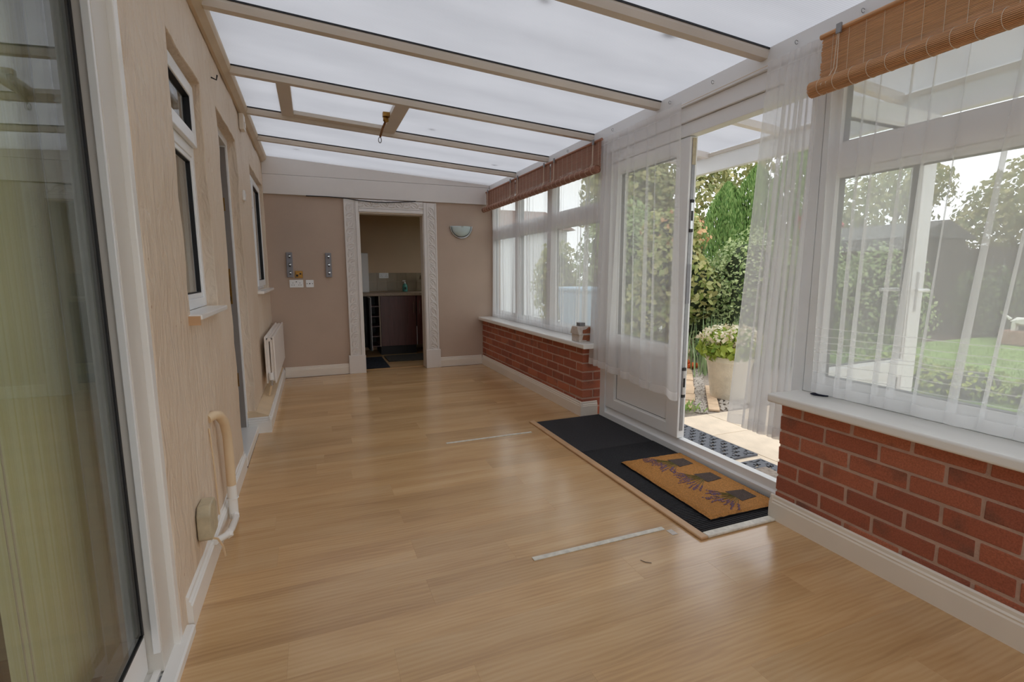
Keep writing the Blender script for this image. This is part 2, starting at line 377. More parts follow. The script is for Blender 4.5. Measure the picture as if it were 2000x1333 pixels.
def empty(name, loc, label, cat, group=None, kind=None, rz=0.):
    o = bpy.data.objects.new(name, None); C.objects.link(o); o.location = loc; o.rotation_euler = (0, 0, rz); o.empty_display_size = .1
    WL[o.name] = Vector(loc); return tag(o, label, cat, group, kind)
def B(*a, **k):
    return MB().box(*a)
ST = 'structure'

# ---------------------------------------------------------------- floor
fl = B(-.44, 2.30, -2.2, 6.28, -.09, -.013).build('floor', 'wood_trim', label='pale oak laminate floor running through the conservatory', cat='floor', kind=ST)
JO = {1.629: .353, 1.788: -.55, 1.947: .35, 2.106: -.20, 2.265: .347, 2.424: -.228, 2.583: .35, 2.742: .973, 2.901: .156, 3.06: -.04, 3.219: 1.3, 3.378: .72, 3.537: .2, 3.696: .715,
      1.47: 1.155, 1.311: 1.47, 1.152: .40, .993: .72, .834: -.1}
PLK = {}
def plank(x0, x1, y0, y1):
    key = (round(x1-x0, 3), round(y1-y0, 3))
    if key not in PLK:
        L, W = x1-x0, y1-y0; g = .00005
        me = bpy.data.meshes.new('plank')
        m = MB(); c = .0003
        a, b_, d, e_ = -L/2+g, L/2-g, -W/2+g, W/2-g
        vs = [(a, d, -.012), (b_, d, -.012), (b_, e_, -.012), (a, e_, -.012), (a, d, -c), (b_, d, -c), (b_, e_, -c), (a, e_, -c), (a+c, d+c, 0), (b_-c, d+c, 0), (b_-c, e_-c, 0), (a+c, e_-c, 0)]
        me.from_pydata(vs, [], [(0, 3, 2, 1), (0, 1, 5, 4), (1, 2, 6, 5), (2, 3, 7, 6), (3, 0, 4, 7), (4, 5, 9, 8), (5, 6, 10, 9), (6, 7, 11, 10), (7, 4, 8, 11), (8, 9, 10, 11)])
        me.materials.append(MATS['oak']); PLK[key] = me
    o = bpy.data.objects.new('plank', PLK[key]); C.objects.link(o); o.parent = fl
    o.location = Vector(((x0+x1)/2, (y0+y1)/2, 0))-WL[fl.name]
yk = 1.629-.159*24
while yk < 6.2:
    y1 = min(yk+.159, 6.28)
    j = next((v for q, v in JO.items() if abs(q-yk) < .02), random.uniform(-.3, .9))
    xa = -.435; inside = (yk > 1.64 and y1 < 3.5)
    xe = 2.188 if inside else 2.028
    cuts = [xa]
    t = j
    while t > xa+.12: t -= 1.29
    t += 1.29
    while t < xe-.1:
        if t > xa+.1: cuts.append(t)
        t += 1.29
    cuts.append(xe)
    if y1 > 6.13: cuts = [.56, 1.27]
    for a, b_ in zip(cuts, cuts[1:]): plank(a, b_, yk, y1)
    yk += .159

# ---------------------------------------------------------------- left (house) wall with openings
OPEN = [(-1.3, 1.745, 0, 2.13), (2.25, 2.86, 1.035, 2.09), (3.30, 4.08, 0, 2.12), (4.88, 6.03, 1.04, 2.12)]
XL = -.45
def wall_left():
    def lines(a, b_, keys, st):
        ks = sorted(set([a, b_]+[k for k in keys if a <= k <= b_])); out = []
        for p, q in zip(ks, ks[1:]):
            n = max(1, round((q-p)/st)); out += [p+(q-p)*i/n for i in range(n)]
        return out+[ks[-1]]
    ys = lines(-2.2, 6.13, [o[0] for o in OPEN]+[o[1] for o in OPEN], .05)
    zs = lines(0, 2.47, [o[2] for o in OPEN]+[o[3] for o in OPEN], .05)
    hole = lambda y, z: any(o[0] < y < o[1] and o[2] < z < o[3] for o in OPEN)
    idx = {}; m = MB(); vs = []; fs = []
    def vid(i, j, back):
        if (i, j, back) not in idx:
            y, z = ys[i], zs[j]
            if not back:
                nv = noise.noise_vector(Vector((y*4, z*4, 1.7))); n2 = noise.noise_vector(Vector((y*13, z*13, 5.1)))
                edge = 0 < j < len(zs)-1 and 0 < i < len(ys)-1
                p = (XL+nv.x*.006+n2.x*.0025, y+(nv.y*.012+n2.y*.006 if edge else 0), z+(nv.z*.008+n2.z*.004 if edge else 0))
            else: p = (-.70, y, z)
            idx[(i, j, back)] = len(vs); vs.append(p)
        return idx[(i, j, back)]
    solid = {}
    for i in range(len(ys)-1):
        for j in range(len(zs)-1):
            solid[(i, j)] = not hole((ys[i]+ys[i+1])/2, (zs[j]+zs[j+1])/2)
    for (i, j), s_ in solid.items():
        if not s_: continue
        fs.append((vid(i, j, 0), vid(i+1, j, 0), vid(i+1, j+1, 0), vid(i, j+1, 0)))
        fs.append((vid(i, j, 1), vid(i, j+1, 1), vid(i+1, j+1, 1), vid(i+1, j, 1)))
        for di, dj, a, b_ in ((-1, 0, (i, j), (i, j+1)), (1, 0, (i+1, j+1), (i+1, j)), (0, -1, (i+1, j), (i, j)), (0, 1, (i, j+1), (i+1, j+1))):
            if not solid.get((i+di, j+dj), False):
                fs.append((vid(*a, 0), vid(*b_, 0), vid(*b_, 1), vid(*a, 1)))
    m.add(vs, fs)
    return m.build('wall_left', 'wall_render', smooth=True, bevel=.006, label='cream hand-trowelled house wall on the left with window and door recesses', cat='wall', kind=ST)
wall_left()

# far wall, bulkhead
YF = 6.125
m = MB(); m.box(-.45, .545, YF, YF+.15, 0, 2.47); m.box(1.285, 2.30, YF, YF+.15, 0, 2.47); m.box(.545, 1.285, YF, YF+.15, 1.902, 2.47)
m.build('wall_far', 'far_paint', label='mauve-beige painted end wall around the kitchen doorway', cat='wall', kind=ST)
zr = lambda x: 2.298+(2.15-x)*.0617
bk = empty('trim_1', (.85, 6.1, 2.055), 'white boarded bulkhead across the top of the end wall', 'bulkhead', kind=ST)
B(-.448, 2.148, 6.098, YF-.001, 2.055, 2.262).build('board', 'bulkhead', bk, bevel=.003)
MB().prism([(-.448, 2.265), (2.148, 2.265), (2.148, zr(2.148)-.004), (-.448, zr(-.448)-.004)], 6.102, YF-.001, 'y').build('board', 'bulkhead', bk, bevel=.003)
# unseen glazed end behind the camera, added to brighten the room
B(-.45, 2.30, -2.35, -2.2, -.013, .45).build('wall_back', 'render_white', label='low white wall under the added glazed end behind the viewpoint', cat='wall', kind=ST)
bw = empty('fill_window_6', (.9, -2.27, .45), 'added glazed end behind the viewpoint, unseen, letting in fill light', 'window', kind=ST)
m = MB()
for x_ in (-.45, .44, 1.33, 2.22): m.box(x_, x_+.07, -2.31, -2.24, .45, 2.47)
m.box(-.38, 2.22, -2.31, -2.24, .45, .52); m.box(-.38, 2.22, -2.31, -2.24, 2.2, 2.47); m.build('outer_frame', 'upvc', bw)
for x_ in (-.38, .51, 1.40): MB().box(x_, x_+.82, -2.278, -2.272, .52, 2.2).build('pane', 'glass', bw)

# ---------------------------------------------------------------- right dwarf walls, individual bricks
BR = {}
def brick(par, x0, x1, y0, y1, z0, z1):
    v = random.randrange(3); key = (round(x1-x0, 3), round(y1-y0, 3), round(z1-z0, 3), v)
    if key not in BR:
        rr = random.Random(hash(key) & 0xffff); a, b_, c = (x1-x0)/2, (y1-y0)/2-.0012, (z1-z0)/2-.0012
        me = bpy.data.meshes.new('brick'); q = MB(); q.box(-a, a, -b_, b_, -c, c)
        me.from_pydata([(p[0]+rr.uniform(-.0015, .0015), p[1]+rr.uniform(-.0025, .0025), p[2]+rr.uniform(-.002, .002)) for p in q.v], [], q.f)
        bm = bmesh.new(); bm.from_mesh(me); bmesh.ops.recalc_face_normals(bm, faces=bm.faces)
        bmesh.ops.bevel(bm, geom=list(bm.edges), offset=.003, segments=1, affect='EDGES'); bm.to_mesh(me); bm.free()
        me.materials.append(MATS['brick']); BR[key] = me
    o = bpy.data.objects.new('brick', BR[key]); C.objects.link(o); o.parent = par
    o.location = Vector(((x0+x1)/2+random.uniform(-.0008, .0015), (y0+y1)/2, (z0+z1)/2))-WL[par.name]
XB = 2.043
def brick_wall(name, label, ya, yb, corner, sgn):
    # corner: y of the free end, sgn: direction of the run away from the corner
    y0, y1 = min(ya, yb), max(ya, yb)
    w_ = B(XB+.0035, 2.29, y0+(.006 if sgn > 0 else 0), y1-(.006 if sgn < 0 else 0), 0, .584).build(name, 'mortar', label=label, cat='wall', kind=ST)
    end = ya if corner == yb else yb
    for k in range(-2, 6):
        z0 = .147+.0755*k+.005; z1 = z0+.0655
        if z1 < .03: continue
        z1 = min(z1, .5845)
        if z1-z0 < .02: continue
        st = (k % 2 == 0)      # stretcher first
        t = 0.; first = True
        while t < abs(end-corner)-.01:
            L = (.102 if (first and not st) else .215); L = min(L, abs(end-corner)-t)
            a = corner+sgn*t; b_ = corner+sgn*(t+L)
            d = .102
            if first and not st: d = .215
            if L > .02: brick(w_, XB, XB+d, min(a, b_), max(a, b_), max(z0, .0), z1)
            t += L+.010; first = False
        if st: brick(w_, XB+.112, XB+.214, min(corner, corner+sgn*.102), max(corner, corner+sgn*.102), z0, z1)
brick_wall('wall_right', 'red brick dwarf wall under the far side windows', 3.514, 6.122, 3.514, 1)
brick_wall('wall_right', 'red brick dwarf wall nearest the viewer, below the large window', -.35, 1.636, 1.636, -1)
B(XB+.004, 2.29, -2.2, -.352, 0, .584).build('wall_right', 'mortar', label='rear stretch of dwarf wall behind the viewpoint', cat='wall', kind=ST)
# sills on brick walls
for nm, a, b_, lab in (('trim_2', 3.407, 6.122, 'white gloss window board on the far brick dwarf wall'), ('trim_3', -2.2, 1.672, 'white gloss window board on the near brick dwarf wall')):
    MB().prism([(2.30, .586), (2.30, .627), (1.994, .627), (1.988, .621), (1.988, .592), (1.994, .586)], a, b_, 'y').build(nm, 'gloss_white', label=lab, cat='window board', kind=ST, bevel=.004)

# ---------------------------------------------------------------- baseboards
BP = [(0, 0), (.017, 0), (.017, .084), (.0125, .090), (.0145, .097), (.0085, .103), (.0085, .116), (.003, .122), (0, .122)]
def bb_y(mb, x, sx, a, b_): mb.prism([(x+sx*p[0], p[1]) for p in BP], a, b_, 'y')
def bb_x(mb, y, sy, a, b_): mb.prism([(y+sy*p[0], p[1]) for p in BP], a, b_, 'x')
m = MB(); bb_y(m, XB-.0005, -1, 3.497, 6.107); bb_x(m, 3.5135, -1, 2.0262, 2.188)
m.build('baseboard_right', 'cream_gloss', label='cream baseboard along the far brick dwarf wall with short return', cat='baseboard', kind=ST)
m = MB(); bb_y(m, XB-.0005, -1, -2.2, 1.653); bb_x(m, 1.6365, 1, 2.0262, 2.188)
m.build('baseboard_right', 'cream_gloss', label='cream baseboard along the near brick dwarf wall', cat='baseboard', kind=ST)
m = MB(); bb_x(m, YF-.001, -1, -.345, .352); m.build('baseboard_far', 'cream_gloss', label='cream baseboard on the end wall between radiator and doorway', cat='baseboard', kind=ST)
m = MB(); bb_x(m, YF-.001, -1, 1.467, 2.0255); m.build('baseboard_far', 'cream_gloss', label='cream baseboard on the end wall below the wall light', cat='baseboard', kind=ST)
m = MB(); bb_y(m, XL-.004, 1.15, 1.815, 3.30); m.build('baseboard_left', 'gloss_white', label='white baseboard on the cream wall between patio door and side door', cat='baseboard', kind=ST)
# pipe boxing at far left
bx = empty('trim_4', (-.4, 5.0, 0), 'low cream pipe boxing along the far left wall below the radiator', 'boxing', kind=ST)
MB().prism([(-.449, 0), (-.364, 0), (-.364, .128), (-.449, .165)], 4.05, 6.12, 'y').build('boxing_body', 'pipe_cream', bx)
B(-.505, -.449, 4.05, 4.079, 0, .165).build('boxing_end', 'pipe_cream', bx)
m = MB(); bb_y(m, -.3635, 1, 4.032, 6.107); m.build('front_board', 'gloss_white', bx)
m = MB(); bb_x(m, 4.0495, -1, -.503, -.346); m.build('end_board', 'gloss_white', bx)

# ---------------------------------------------------------------- roof
ce = empty('ceiling', (.85, 2, 2.3), 'lean-to roof of opal fluted polycarbonate sheets on beige glazing bars', 'ceiling', kind=ST)
RY = [1.97+.82*k for k in range(-5, 5)]
def sheet(x0, x1, y0, y1, par, zf=zr, name='roof_panel'):
    mb = MB()
    vs = [(x0, y0, zf(x0)), (x1, y0, zf(x1)), (x1, y1, zf(x1)), (x0, y1, zf(x0))]
    vs += [(p[0], p[1], p[2]+.016) for p in vs]
    mb.add(vs, [(0, 1, 2, 3)], 0); mb.add(vs, [(4, 5, 6, 7), (0, 1, 5, 4), (1, 2, 6, 5), (2, 3, 7, 6), (3, 0, 4, 7)], 1)
    return mb.build(name, ['polycarb', 'polycarb_top'], par)
edges = [-2.3]+RY+[6.14]
for a, b_ in zip(edges, edges[1:]):
    if abs(a-RY[7]) < .01:      # bay with the vent: RY[7]=3.61
        sheet(-.44, -.10, a, b_, ce); sheet(.66, 2.25, a, b_, ce)
    else: sheet(-.44, 2.25, a, b_, ce)
for y in RY:
    xs, xe = -.40, 2.152
    m = MB(); pr = []
    w1 = .03
    for (dy, dz) in ((-w1, 0), (-w1, -.02), (-w1+.008, -.048), (w1-.008, -.048), (w1, -.02), (w1, 0)): pr.append((y+dy, dz))
    n = len(pr); vs = [(x, p[0], zr(x)+p[1]-.0005) for x in (xs, xe) for p in pr]
    m.add(vs, [(i, (i+1) % n, n+(i+1) % n, n+i) for i in range(n)]+[tuple(range(n)), tuple(range(n, 2*n))])
    r_ = m.build('rafter', 'frame_beige', ce)
    vs = [(x, y-w1+q, zr(x)+dz) for x in (xs, xe) for q in (-.004, 0) for dz in (-.009, -.001)]
    MB().add(vs, [(0, 1, 3, 2), (4, 6, 7, 5), (0, 4, 5, 1), (2, 3, 7, 6), (0, 2, 6, 4), (1, 5, 7, 3)]).build('gasket', 'gasket', r_)
# roof vent
va, vb = RY[7]+.03, RY[8]-.03
rv = empty('window_5', (.27, 4.02, 2.4), 'opening roof vent between two glazing bars with brass winder', 'roof vent', kind=ST)
def vbar(x0, x1, y0, y1, dz, nm='vent_bar', mt='frame_beige'):
    vs = [(x, y, zr(x)+q) for x in (x0, x1) for y in (y0, y1) for q in (-dz, .012)]
    return MB().add(vs, [(0, 1, 3, 2), (4, 6, 7, 5), (0, 4, 5, 1), (2, 3, 7, 6), (0, 2, 6, 4), (1, 5, 7, 3)]).build(nm, mt, rv, bevel=.004)
vbar(-.155, -.068, va, vb, .028); vbar(.605, .705, va, vb, .028)
vbar(-.068, .605, vb-.075, vb, .026); vbar(-.068, .605, va, va+.02, .026)
sheet(-.068, .605, va+.02, vb-.075, rv, lambda x: zr(x)+.004, 'vent_pane')
wd = MB(); wd.box(.555, .605, 3.955, 4.0, 2.365, 2.395); wd.ico((.578, 3.985, 2.35), (.024, .02, .03))
wo = wd.build('winder_bracket', 'brass', rv, smooth=True)
MB().tube([(.576, 3.99, 2.335), (.556, 4.02, 2.29), (.54, 4.05, 2.235)], .0085, 8).build('winder_rod', 'tarnish', wo, smooth=True)
MB().tube([(.538+.011*math.cos(a), 4.05+.001*a, 2.212+.02*math.sin(a)) for a in [i*PI/6 for i in range(13)]], .0035, 6, False).build('winder_ring', 'zinc', wo, smooth=True)
# wall plate on house wall, eaves beam, fascia
MB().prism([(-.447, 2.385), (-.43, 2.385), (-.40, 2.41), (-.392, 2.43), (-.392, 2.452), (-.447, 2.468)], -2.2, 6.10, 'y').build('trim_5', 'plate_beige', label='cream-painted wall plate where the roof meets the house wall', cat='wall plate', kind=ST)
B(2.152, 2.29, -2.3, 6.123, 2.2, 2.297).build('trim_6', 'upvc', label='white eaves beam along the window side with small hooks', cat='beam', kind=ST)
B(2.172, 2.27, 1.62, 3.5, 2.112, 2.199).build('trim_7', 'upvc', label='white fascia panel above the garden doors', cat='fascia', kind=ST, bevel=.003)
for i, (y, lab) in enumerate(((1.48, 'small hook in the eaves beam above the near blind pulley'), (1.78, 'small hook in the eaves beam above the gathered curtain'), (2.30, 'small hook in the eaves beam above the open doorway'), (2.66, 'small hook in the eaves beam at the end of the door curtain'), (3.3, 'small hook in the eaves beam above the closed door leaf'), (4.0, 'small hook in the eaves beam above the third far blind'))):
    pts = [(2.151-.001, y, 2.262)]+[(2.14-.009*math.sin(a), y, 2.256-.0+.009*math.cos(a)) for a in [k*PI/5 for k in range(0, 8)]]
    MB().tube(pts, .0016, 5).build('cup_hook', 'zinc', smooth=True, label=lab, cat='hook', group='hooks along the eaves beam')

# ---------------------------------------------------------------- glazed frames on the garden side
def bars(mb, rects, x0, x1):
    for (a, b_, c, d) in rects: mb.box(x0, x1, a, b_, c, d)
    return mb
def ring(mb, y0, y1, z0, z1, w_, x0, x1):
    mb.box(x0, x1, y0, y0+w_, z0, z1); mb.box(x0, x1, y1-w_, y1, z0, z1)
    mb.box(x0, x1, y0+w_, y1-w_, z0, z0+w_); mb.box(x0, x1, y0+w_, y1-w_, z1-w_, z1); return mb
def pane(par, y0, y1, z0, z1, x, local=False, name='pane', mt='glass'):
    return MB().box(x-.003, x+.003, y0, y1, z0, z1).build(name, mt, par, local=local)
def garden_window(name, label, y0, y1, lights, z0=.628, z1=2.199, tr=(1.65, 1.735)):
    e = empty(name, ((2.22), (y0+y1)/2, z0), label, 'window', kind=ST)
    ring(MB(), y0, y1, z0, z1, .05, 2.192, 2.262).build('outer_frame', 'upvc', e, bevel=.003)
    for i in range(len(lights)-1):
        MB().box(2.196, 2.258, lights[i][1], lights[i+1][0], z0+.05, z1-.05).build('mullion', 'upvc', e, bevel=.003)
    for a, b_ in lights:
        MB().box(2.197, 2.257, a, b_, tr[0], tr[1]).build('transom', 'upvc', e, bevel=.003)
        for (c, d) in ((z0+.05, tr[0]), (tr[1], z1-.05)):
            mb = MB(); ring(mb, a, b_, c, d, .035, 2.205, 2.25); s_ = mb.build('sash', 'upvc', e, bevel=.003)
            mb = MB(); ring(mb, a+.033, b_-.033, c+.033, d-.033, .004, 2.21, 2.245); mb.build('gasket', 'gasket', s_)
            pane(s_, a+.034, b_-.034, c+.034, d-.034, 2.227)
    return e
garden_window('window_3', 'white framed three-light window above the far brick dwarf wall', 3.475, 6.122, [(3.525, 4.39), (4.50, 5.25), (5.345, 6.072)])
garden_window('window_4', 'white framed window behind voile on the near brick dwarf wall', -2.2, 1.648, [(-2.15, -.9), (-.82, .3), (.38, 1.60)])

# French doors
d3 = empty('door_3', (2.22, 2.55, 0), 'white french doors to the garden, far leaf shut and near leaf swung outward', 'french doors', kind=ST)
m = MB(); m.box(2.19, 2.262, 3.395, 3.473, 0, 2.11); m.box(2.19, 2.262, 1.65, 1.715, 0, 2.11); m.box(2.19, 2.262, 1.715, 3.395, 2.032, 2.11)
m.build('door_frame', 'upvc', d3, bevel=.003)
MB().prism([(2.19, 0), (2.285, 0), (2.285, .06), (2.262, .098), (2.215, .098), (2.212, .055), (2.19, .05)], 1.715, 3.395, 'y').build('threshold', 'upvc', d3, bevel=.002)
def leaf(loc, rz, flip, handle):
    # local: x 0..W along the leaf from its hinge, y thickness, z up
    e = bpy.data.objects.new('door_leaf', None); C.objects.link(e); e.parent = d3; e.location = Vector(loc)-WL[d3.name]; e.rotation_euler = (0, 0, rz); WL[e.name] = Vector(loc)
    W, t = .87, .03
    z0, z1 = .102, 2.028
    def bx_(n, x0, x1, y0, y1, a, b_, mt, bev=.003): return MB().box(x0, x1, y0, y1, a, b_).build(n, mt, e, local=True, bevel=bev)
    m = MB(); m.box(0, .118, -t, t, z0, z1); m.box(W-.118, W, -t, t, z0, z1); m.box(.118, W-.118, -t, t, z0, .182); m.box(.118, W-.118, -t, t, .625, .708); m.box(.118, W-.118, -t, t, 1.943, z1)
    fr = m.build('leaf_frame', 'upvc', e, local=True, bevel=.004)
    for (a, b_) in ((.182, .625), (.708, 1.943)):
        m = MB(); m.box(.118, .128, -t*.75, t*.75, a, b_); m.box(W-.128, W-.118, -t*.75, t*.75, a, b_); m.box(.128, W-.128, -t*.75, t*.75, a, a+.01); m.box(.128, W-.128, -t*.75, t*.75, b_-.01, b_)
        m.build('bead', 'upvc', e, local=True)
        m = MB(); q = .003
        m.box(.128, .128+q, -.013, .013, a+.01, b_-.01); m.box(W-.128-q, W-.128, -.013, .013, a+.01, b_-.01); m.box(.131, W-.131, -.013, .013, a+.01, a+.01+q); m.box(.131, W-.131, -.013, .013, b_-.01-q, b_-.01)
        m.build('gasket', 'gasket', e, local=True)
    bx_('lower_panel', .131, W-.131, -.011, .011, .195, .612, 'upvc', 0)
    bx_('pane', .131, W-.131, -.003, .003, .721, 1.930, 'glass', 0)
    lk = bx_('lock_strip', W, W+.004, -.012, .012, z0+.05, z1-.02, 'zinc', 0)
    for zc in (1.55, .48):
        m = MB(); m.box(W+.002, W+.012, -.011, .011, zc-.085, zc+.085); m.build('lock_case', 'chrome', e, local=True, bevel=.003)
        MB().box(W+.0085, W+.0135, -.0075, .0075, zc-.03, zc+.03).build('lock_slot', 'dark', e, local=True)
        for q in (-.09, .09): MB().box(W+.002, W+.0125, -.012, .012, zc+q-.01, zc+q+.01).build('lock_cap', 'dark', e, local=True)
    MB().box(W+.0035, W+.0075, -.013, .013, 1.86, z1-.01).build('shoot_bolt', 'aged_box', e, local=True)
    MB().box(W+.0035, W+.0075, -.013, .013, 1.0, 1.25).build('bolt_plate', 'grey_plastic', e, local=True)
    if handle:
        for s_ in (-1, 1):
            m = MB(); m.box(W-.075, W-.045, s_*t, s_*(t+.012), .98, 1.2); h_ = m.build('handle_plate', 'upvc', e, local=True, bevel=.004)
            MB().tube([(W-.06, s_*(t+.01), 1.1), (W-.06, s_*(t+.05), 1.1), (W-.075, s_*(t+.06), 1.1), (W-.18, s_*(t+.058), 1.1)], .0095, 8).build('handle', 'upvc', e, local=True, smooth=True)
    return e
leaf((2.226, 3.392, 0), -PI/2, False, False)
leaf((2.285, 1.70, 0), R(2), False, True)

# ---------------------------------------------------------------- house side windows and doors
def house_window(name, label, y0, y1, z0, z1, xf, split, fan):
    e = empty(name, (xf, (y0+y1)/2, z0), label, 'window', kind=ST)
    ring(MB(), y0, y1, z0, z1, .045, xf-.06, xf).build('outer_frame', 'upvc', e, bevel=.004)
    cols = []
    ys = [y0+.045]+split+[y1-.045]
    for i, s_ in enumerate(split): MB().box(xf-.06, xf, s_-.03, s_+.03, z0+.045, z1-.045).build('mullion', 'upvc', e, bevel=.004)
    for i in range(len(ys)-1):
        a = ys[i]+(.03 if i else 0); b_ = ys[i+1]-(.03 if i < len(ys)-2 else 0)
        spans = [(z0+.045, fan[i]-.03, False), (fan[i]+.03, z1-.045, True)] if fan[i] else [(z0+.045, z1-.045, True)]
        if fan[i]: MB().box(xf-.06, xf, a, b_, fan[i]-.03, fan[i]+.03).build('transom', 'upvc', e, bevel=.004)
        for c, d, sash in spans:
            if sash:
                a2, b2, c2, d2 = a-.015, b_+.015, c-.015, d+.015
                s_ = ring(MB(), a2, b2, c2, d2, .06, xf+.001, xf+.022).build('sash', 'upvc', e, bevel=.006)
                ring(MB(), a2+.059, b2-.059, c2+.059, d2-.059, .005, xf-.01, xf+.016).build('gasket', 'gasket', s_)
                pane(s_, a2+.06, b2-.06, c2+.06, d2-.06, xf-.002)
            else:
                s_ = ring(MB(), a, b_, c, d, .022, xf-.03, xf-.004).build('bead', 'upvc', e, bevel=.003)
                ring(MB(), a+.0215, b_-.0215, c+.0215, d-.0215, .005, xf-.028, xf-.008).build('gasket', 'gasket', s_)
                pane(s_, a+.022, b_-.022, c+.022, d-.022, xf-.02)
    return e
w1 = house_window('window_1', 'narrow white window with top fanlight recessed in the cream wall', 2.245, 2.865, 1.04, 2.095, -.498, [], [1.772])
sl = MB(); sl.box(-.5, -.405, 2.215, 2.835, 1.018, 1.04); sl.build('window_sill', 'gloss_white', w1, bevel=.005)
B(-.452, -.410, 2.205, 2.2145, 1.0, 1.035).build('sill_end', 'wood_trim', w1)
w2 = house_window('window_2', 'white casement window recessed in the cream wall above the radiator', 4.875, 6.035, 1.04, 2.12, -.498, [5.28], [1.78, None])
B(-.5, -.40, 4.84, 6.05, 1.016, 1.04).build('window_sill', 'gloss_white', w2, bevel=.005)

d2 = empty('door_2', (-.53, 3.69, 0), 'white frame of the side door opening into the dark house', 'door frame', kind=ST)
m = MB(); m.box(-.578, -.505, 4.032, 4.082, 0, 2.12); m.box(-.578, -.505, 3.295, 3.345, 0, 2.12); m.box(-.578, -.505, 3.345, 4.032, 2.07, 2.12); m.build('jamb', 'upvc', d2, bevel=.003)
B(-.572, -.515, 4.028, 4.0318, .06, 2.06).build('jamb_shade', 'jamb_shade_grey', d2)  # shaded inner face of the white jamb, its shade painted as grey
B(-.578, -.436, 3.345, 4.03, 0, .06).build('threshold', 'gloss_white', d2, bevel=.004)
for a, b_ in ((1.63, 1.72), (.98, 1.23), (.375, .475)):
    k_ = B(-.566, -.540, 4.0225, 4.0278, a, b_).build('keep_plate', 'brass', d2, bevel=.001)
    B(-.561, -.549, 4.0205, 4.0232, a+.02, a+.055).build('keep_slot', 'dark', k_)

# patio door
d1 = empty('door_1', (-.52, .3, 0), 'white framed sliding patio door with large glass pane at the left edge', 'patio door', kind=ST)
m = MB(); m.box(-.60, -.468, 1.60, 1.708, .03, 2.13); m.box(-.60, -.468, -1.30, -1.2, .03, 2.13); m.box(-.60, -.468, -1.2, 1.60, 2.04, 2.13); m.build('outer_frame', 'aged_upvc', d1, bevel=.003)
B(-.475, -.452, 1.708, 1.745, .02, 2.13).build('cover_trim', 'gloss_white', d1, bevel=.003)
B(-.488, -.470, 1.588, 1.5995, .1, 2.04).build('jamb_lip', 'upvc', d1, bevel=.002)
m = MB(); m.prism([(-.60, 0), (-.428, 0), (-.428, .026), (-.434, .03), (-.47, .034), (-.47, .024), (-.478, .024), (-.478, .040), (-.495, .042), (-.495, .034), (-.515, .034), (-.515, .05), (-.60, .05)], -1.2, 1.80, 'y'); m.build('threshold_track', 'gloss_white', d1, bevel=.001)
B(-.4775, -.4705, -1.2, 1.59, .0242, .0262).build('track_groove', 'grey_plastic', d1)
m = MB(); m.box(-.555, -.505, -1.2, 1.594, .05, .165); m.box(-.555, -.505, -1.2, 1.594, 1.955, 2.04); m.box(-.555, -.505, .30, .40, .165, 1.955)
m.build('sash_rail', 'upvc', d1, bevel=.003)
m = MB(); m.box(-.556, -.506, 1.582, 1.594, .165, 1.955); m.box(-.512, -.504, -1.2, 1.582, .165, .172); m.build('gasket', 'gasket', d1)
m = MB(); m.box(-.551, -.515, 1.560, 1.582, .18, 1.955); m.box(-.551, -.515, .4, 1.56, .166, .18); m.build('spacer_bar', 'zinc', d1)
pane(d1, .4, 1.582, .166, 1.955, -.511); pane(d1, .4, 1.582, .166, 1.955, -.554); pane(d1, -1.2, .30, .166, 1.955, -.511)
# inner reveal seen behind glass
B(-.69, -.605, 1.69, 1.743, 0, 2.1).build('inner_lining', 'upvc', d1)

# dark room behind the house wall
def shell(name, mt, lab, *a): return B(*a).build(name, mt, label=lab, cat=name.split('_')[0], kind=ST)
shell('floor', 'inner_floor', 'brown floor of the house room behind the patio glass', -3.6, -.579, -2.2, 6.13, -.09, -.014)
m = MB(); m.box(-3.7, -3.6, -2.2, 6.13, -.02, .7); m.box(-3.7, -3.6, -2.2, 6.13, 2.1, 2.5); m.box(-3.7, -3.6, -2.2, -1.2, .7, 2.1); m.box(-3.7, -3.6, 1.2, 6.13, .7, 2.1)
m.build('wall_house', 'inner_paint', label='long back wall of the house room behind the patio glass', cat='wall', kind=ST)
hw = empty('fill_window_8', (-3.65, 0, .7), 'added window in the house room, unseen, lighting the blind', 'window', kind=ST)  # unseen window, added to light the room and blind behind the glass
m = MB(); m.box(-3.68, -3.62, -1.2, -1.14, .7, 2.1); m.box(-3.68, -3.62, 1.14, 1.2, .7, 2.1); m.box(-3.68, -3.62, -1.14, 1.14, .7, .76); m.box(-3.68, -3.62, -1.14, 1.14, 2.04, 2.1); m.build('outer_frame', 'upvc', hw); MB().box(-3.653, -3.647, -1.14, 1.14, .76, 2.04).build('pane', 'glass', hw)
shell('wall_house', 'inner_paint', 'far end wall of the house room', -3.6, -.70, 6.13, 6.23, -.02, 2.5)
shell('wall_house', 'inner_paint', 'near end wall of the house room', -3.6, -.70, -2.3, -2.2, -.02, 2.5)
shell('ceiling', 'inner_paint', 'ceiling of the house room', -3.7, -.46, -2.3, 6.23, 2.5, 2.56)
shell('wall_house', 'inner_paint', 'partition inside the house beside the patio door', -3.6, -.705, 1.9, 1.98, -.012, 2.49)
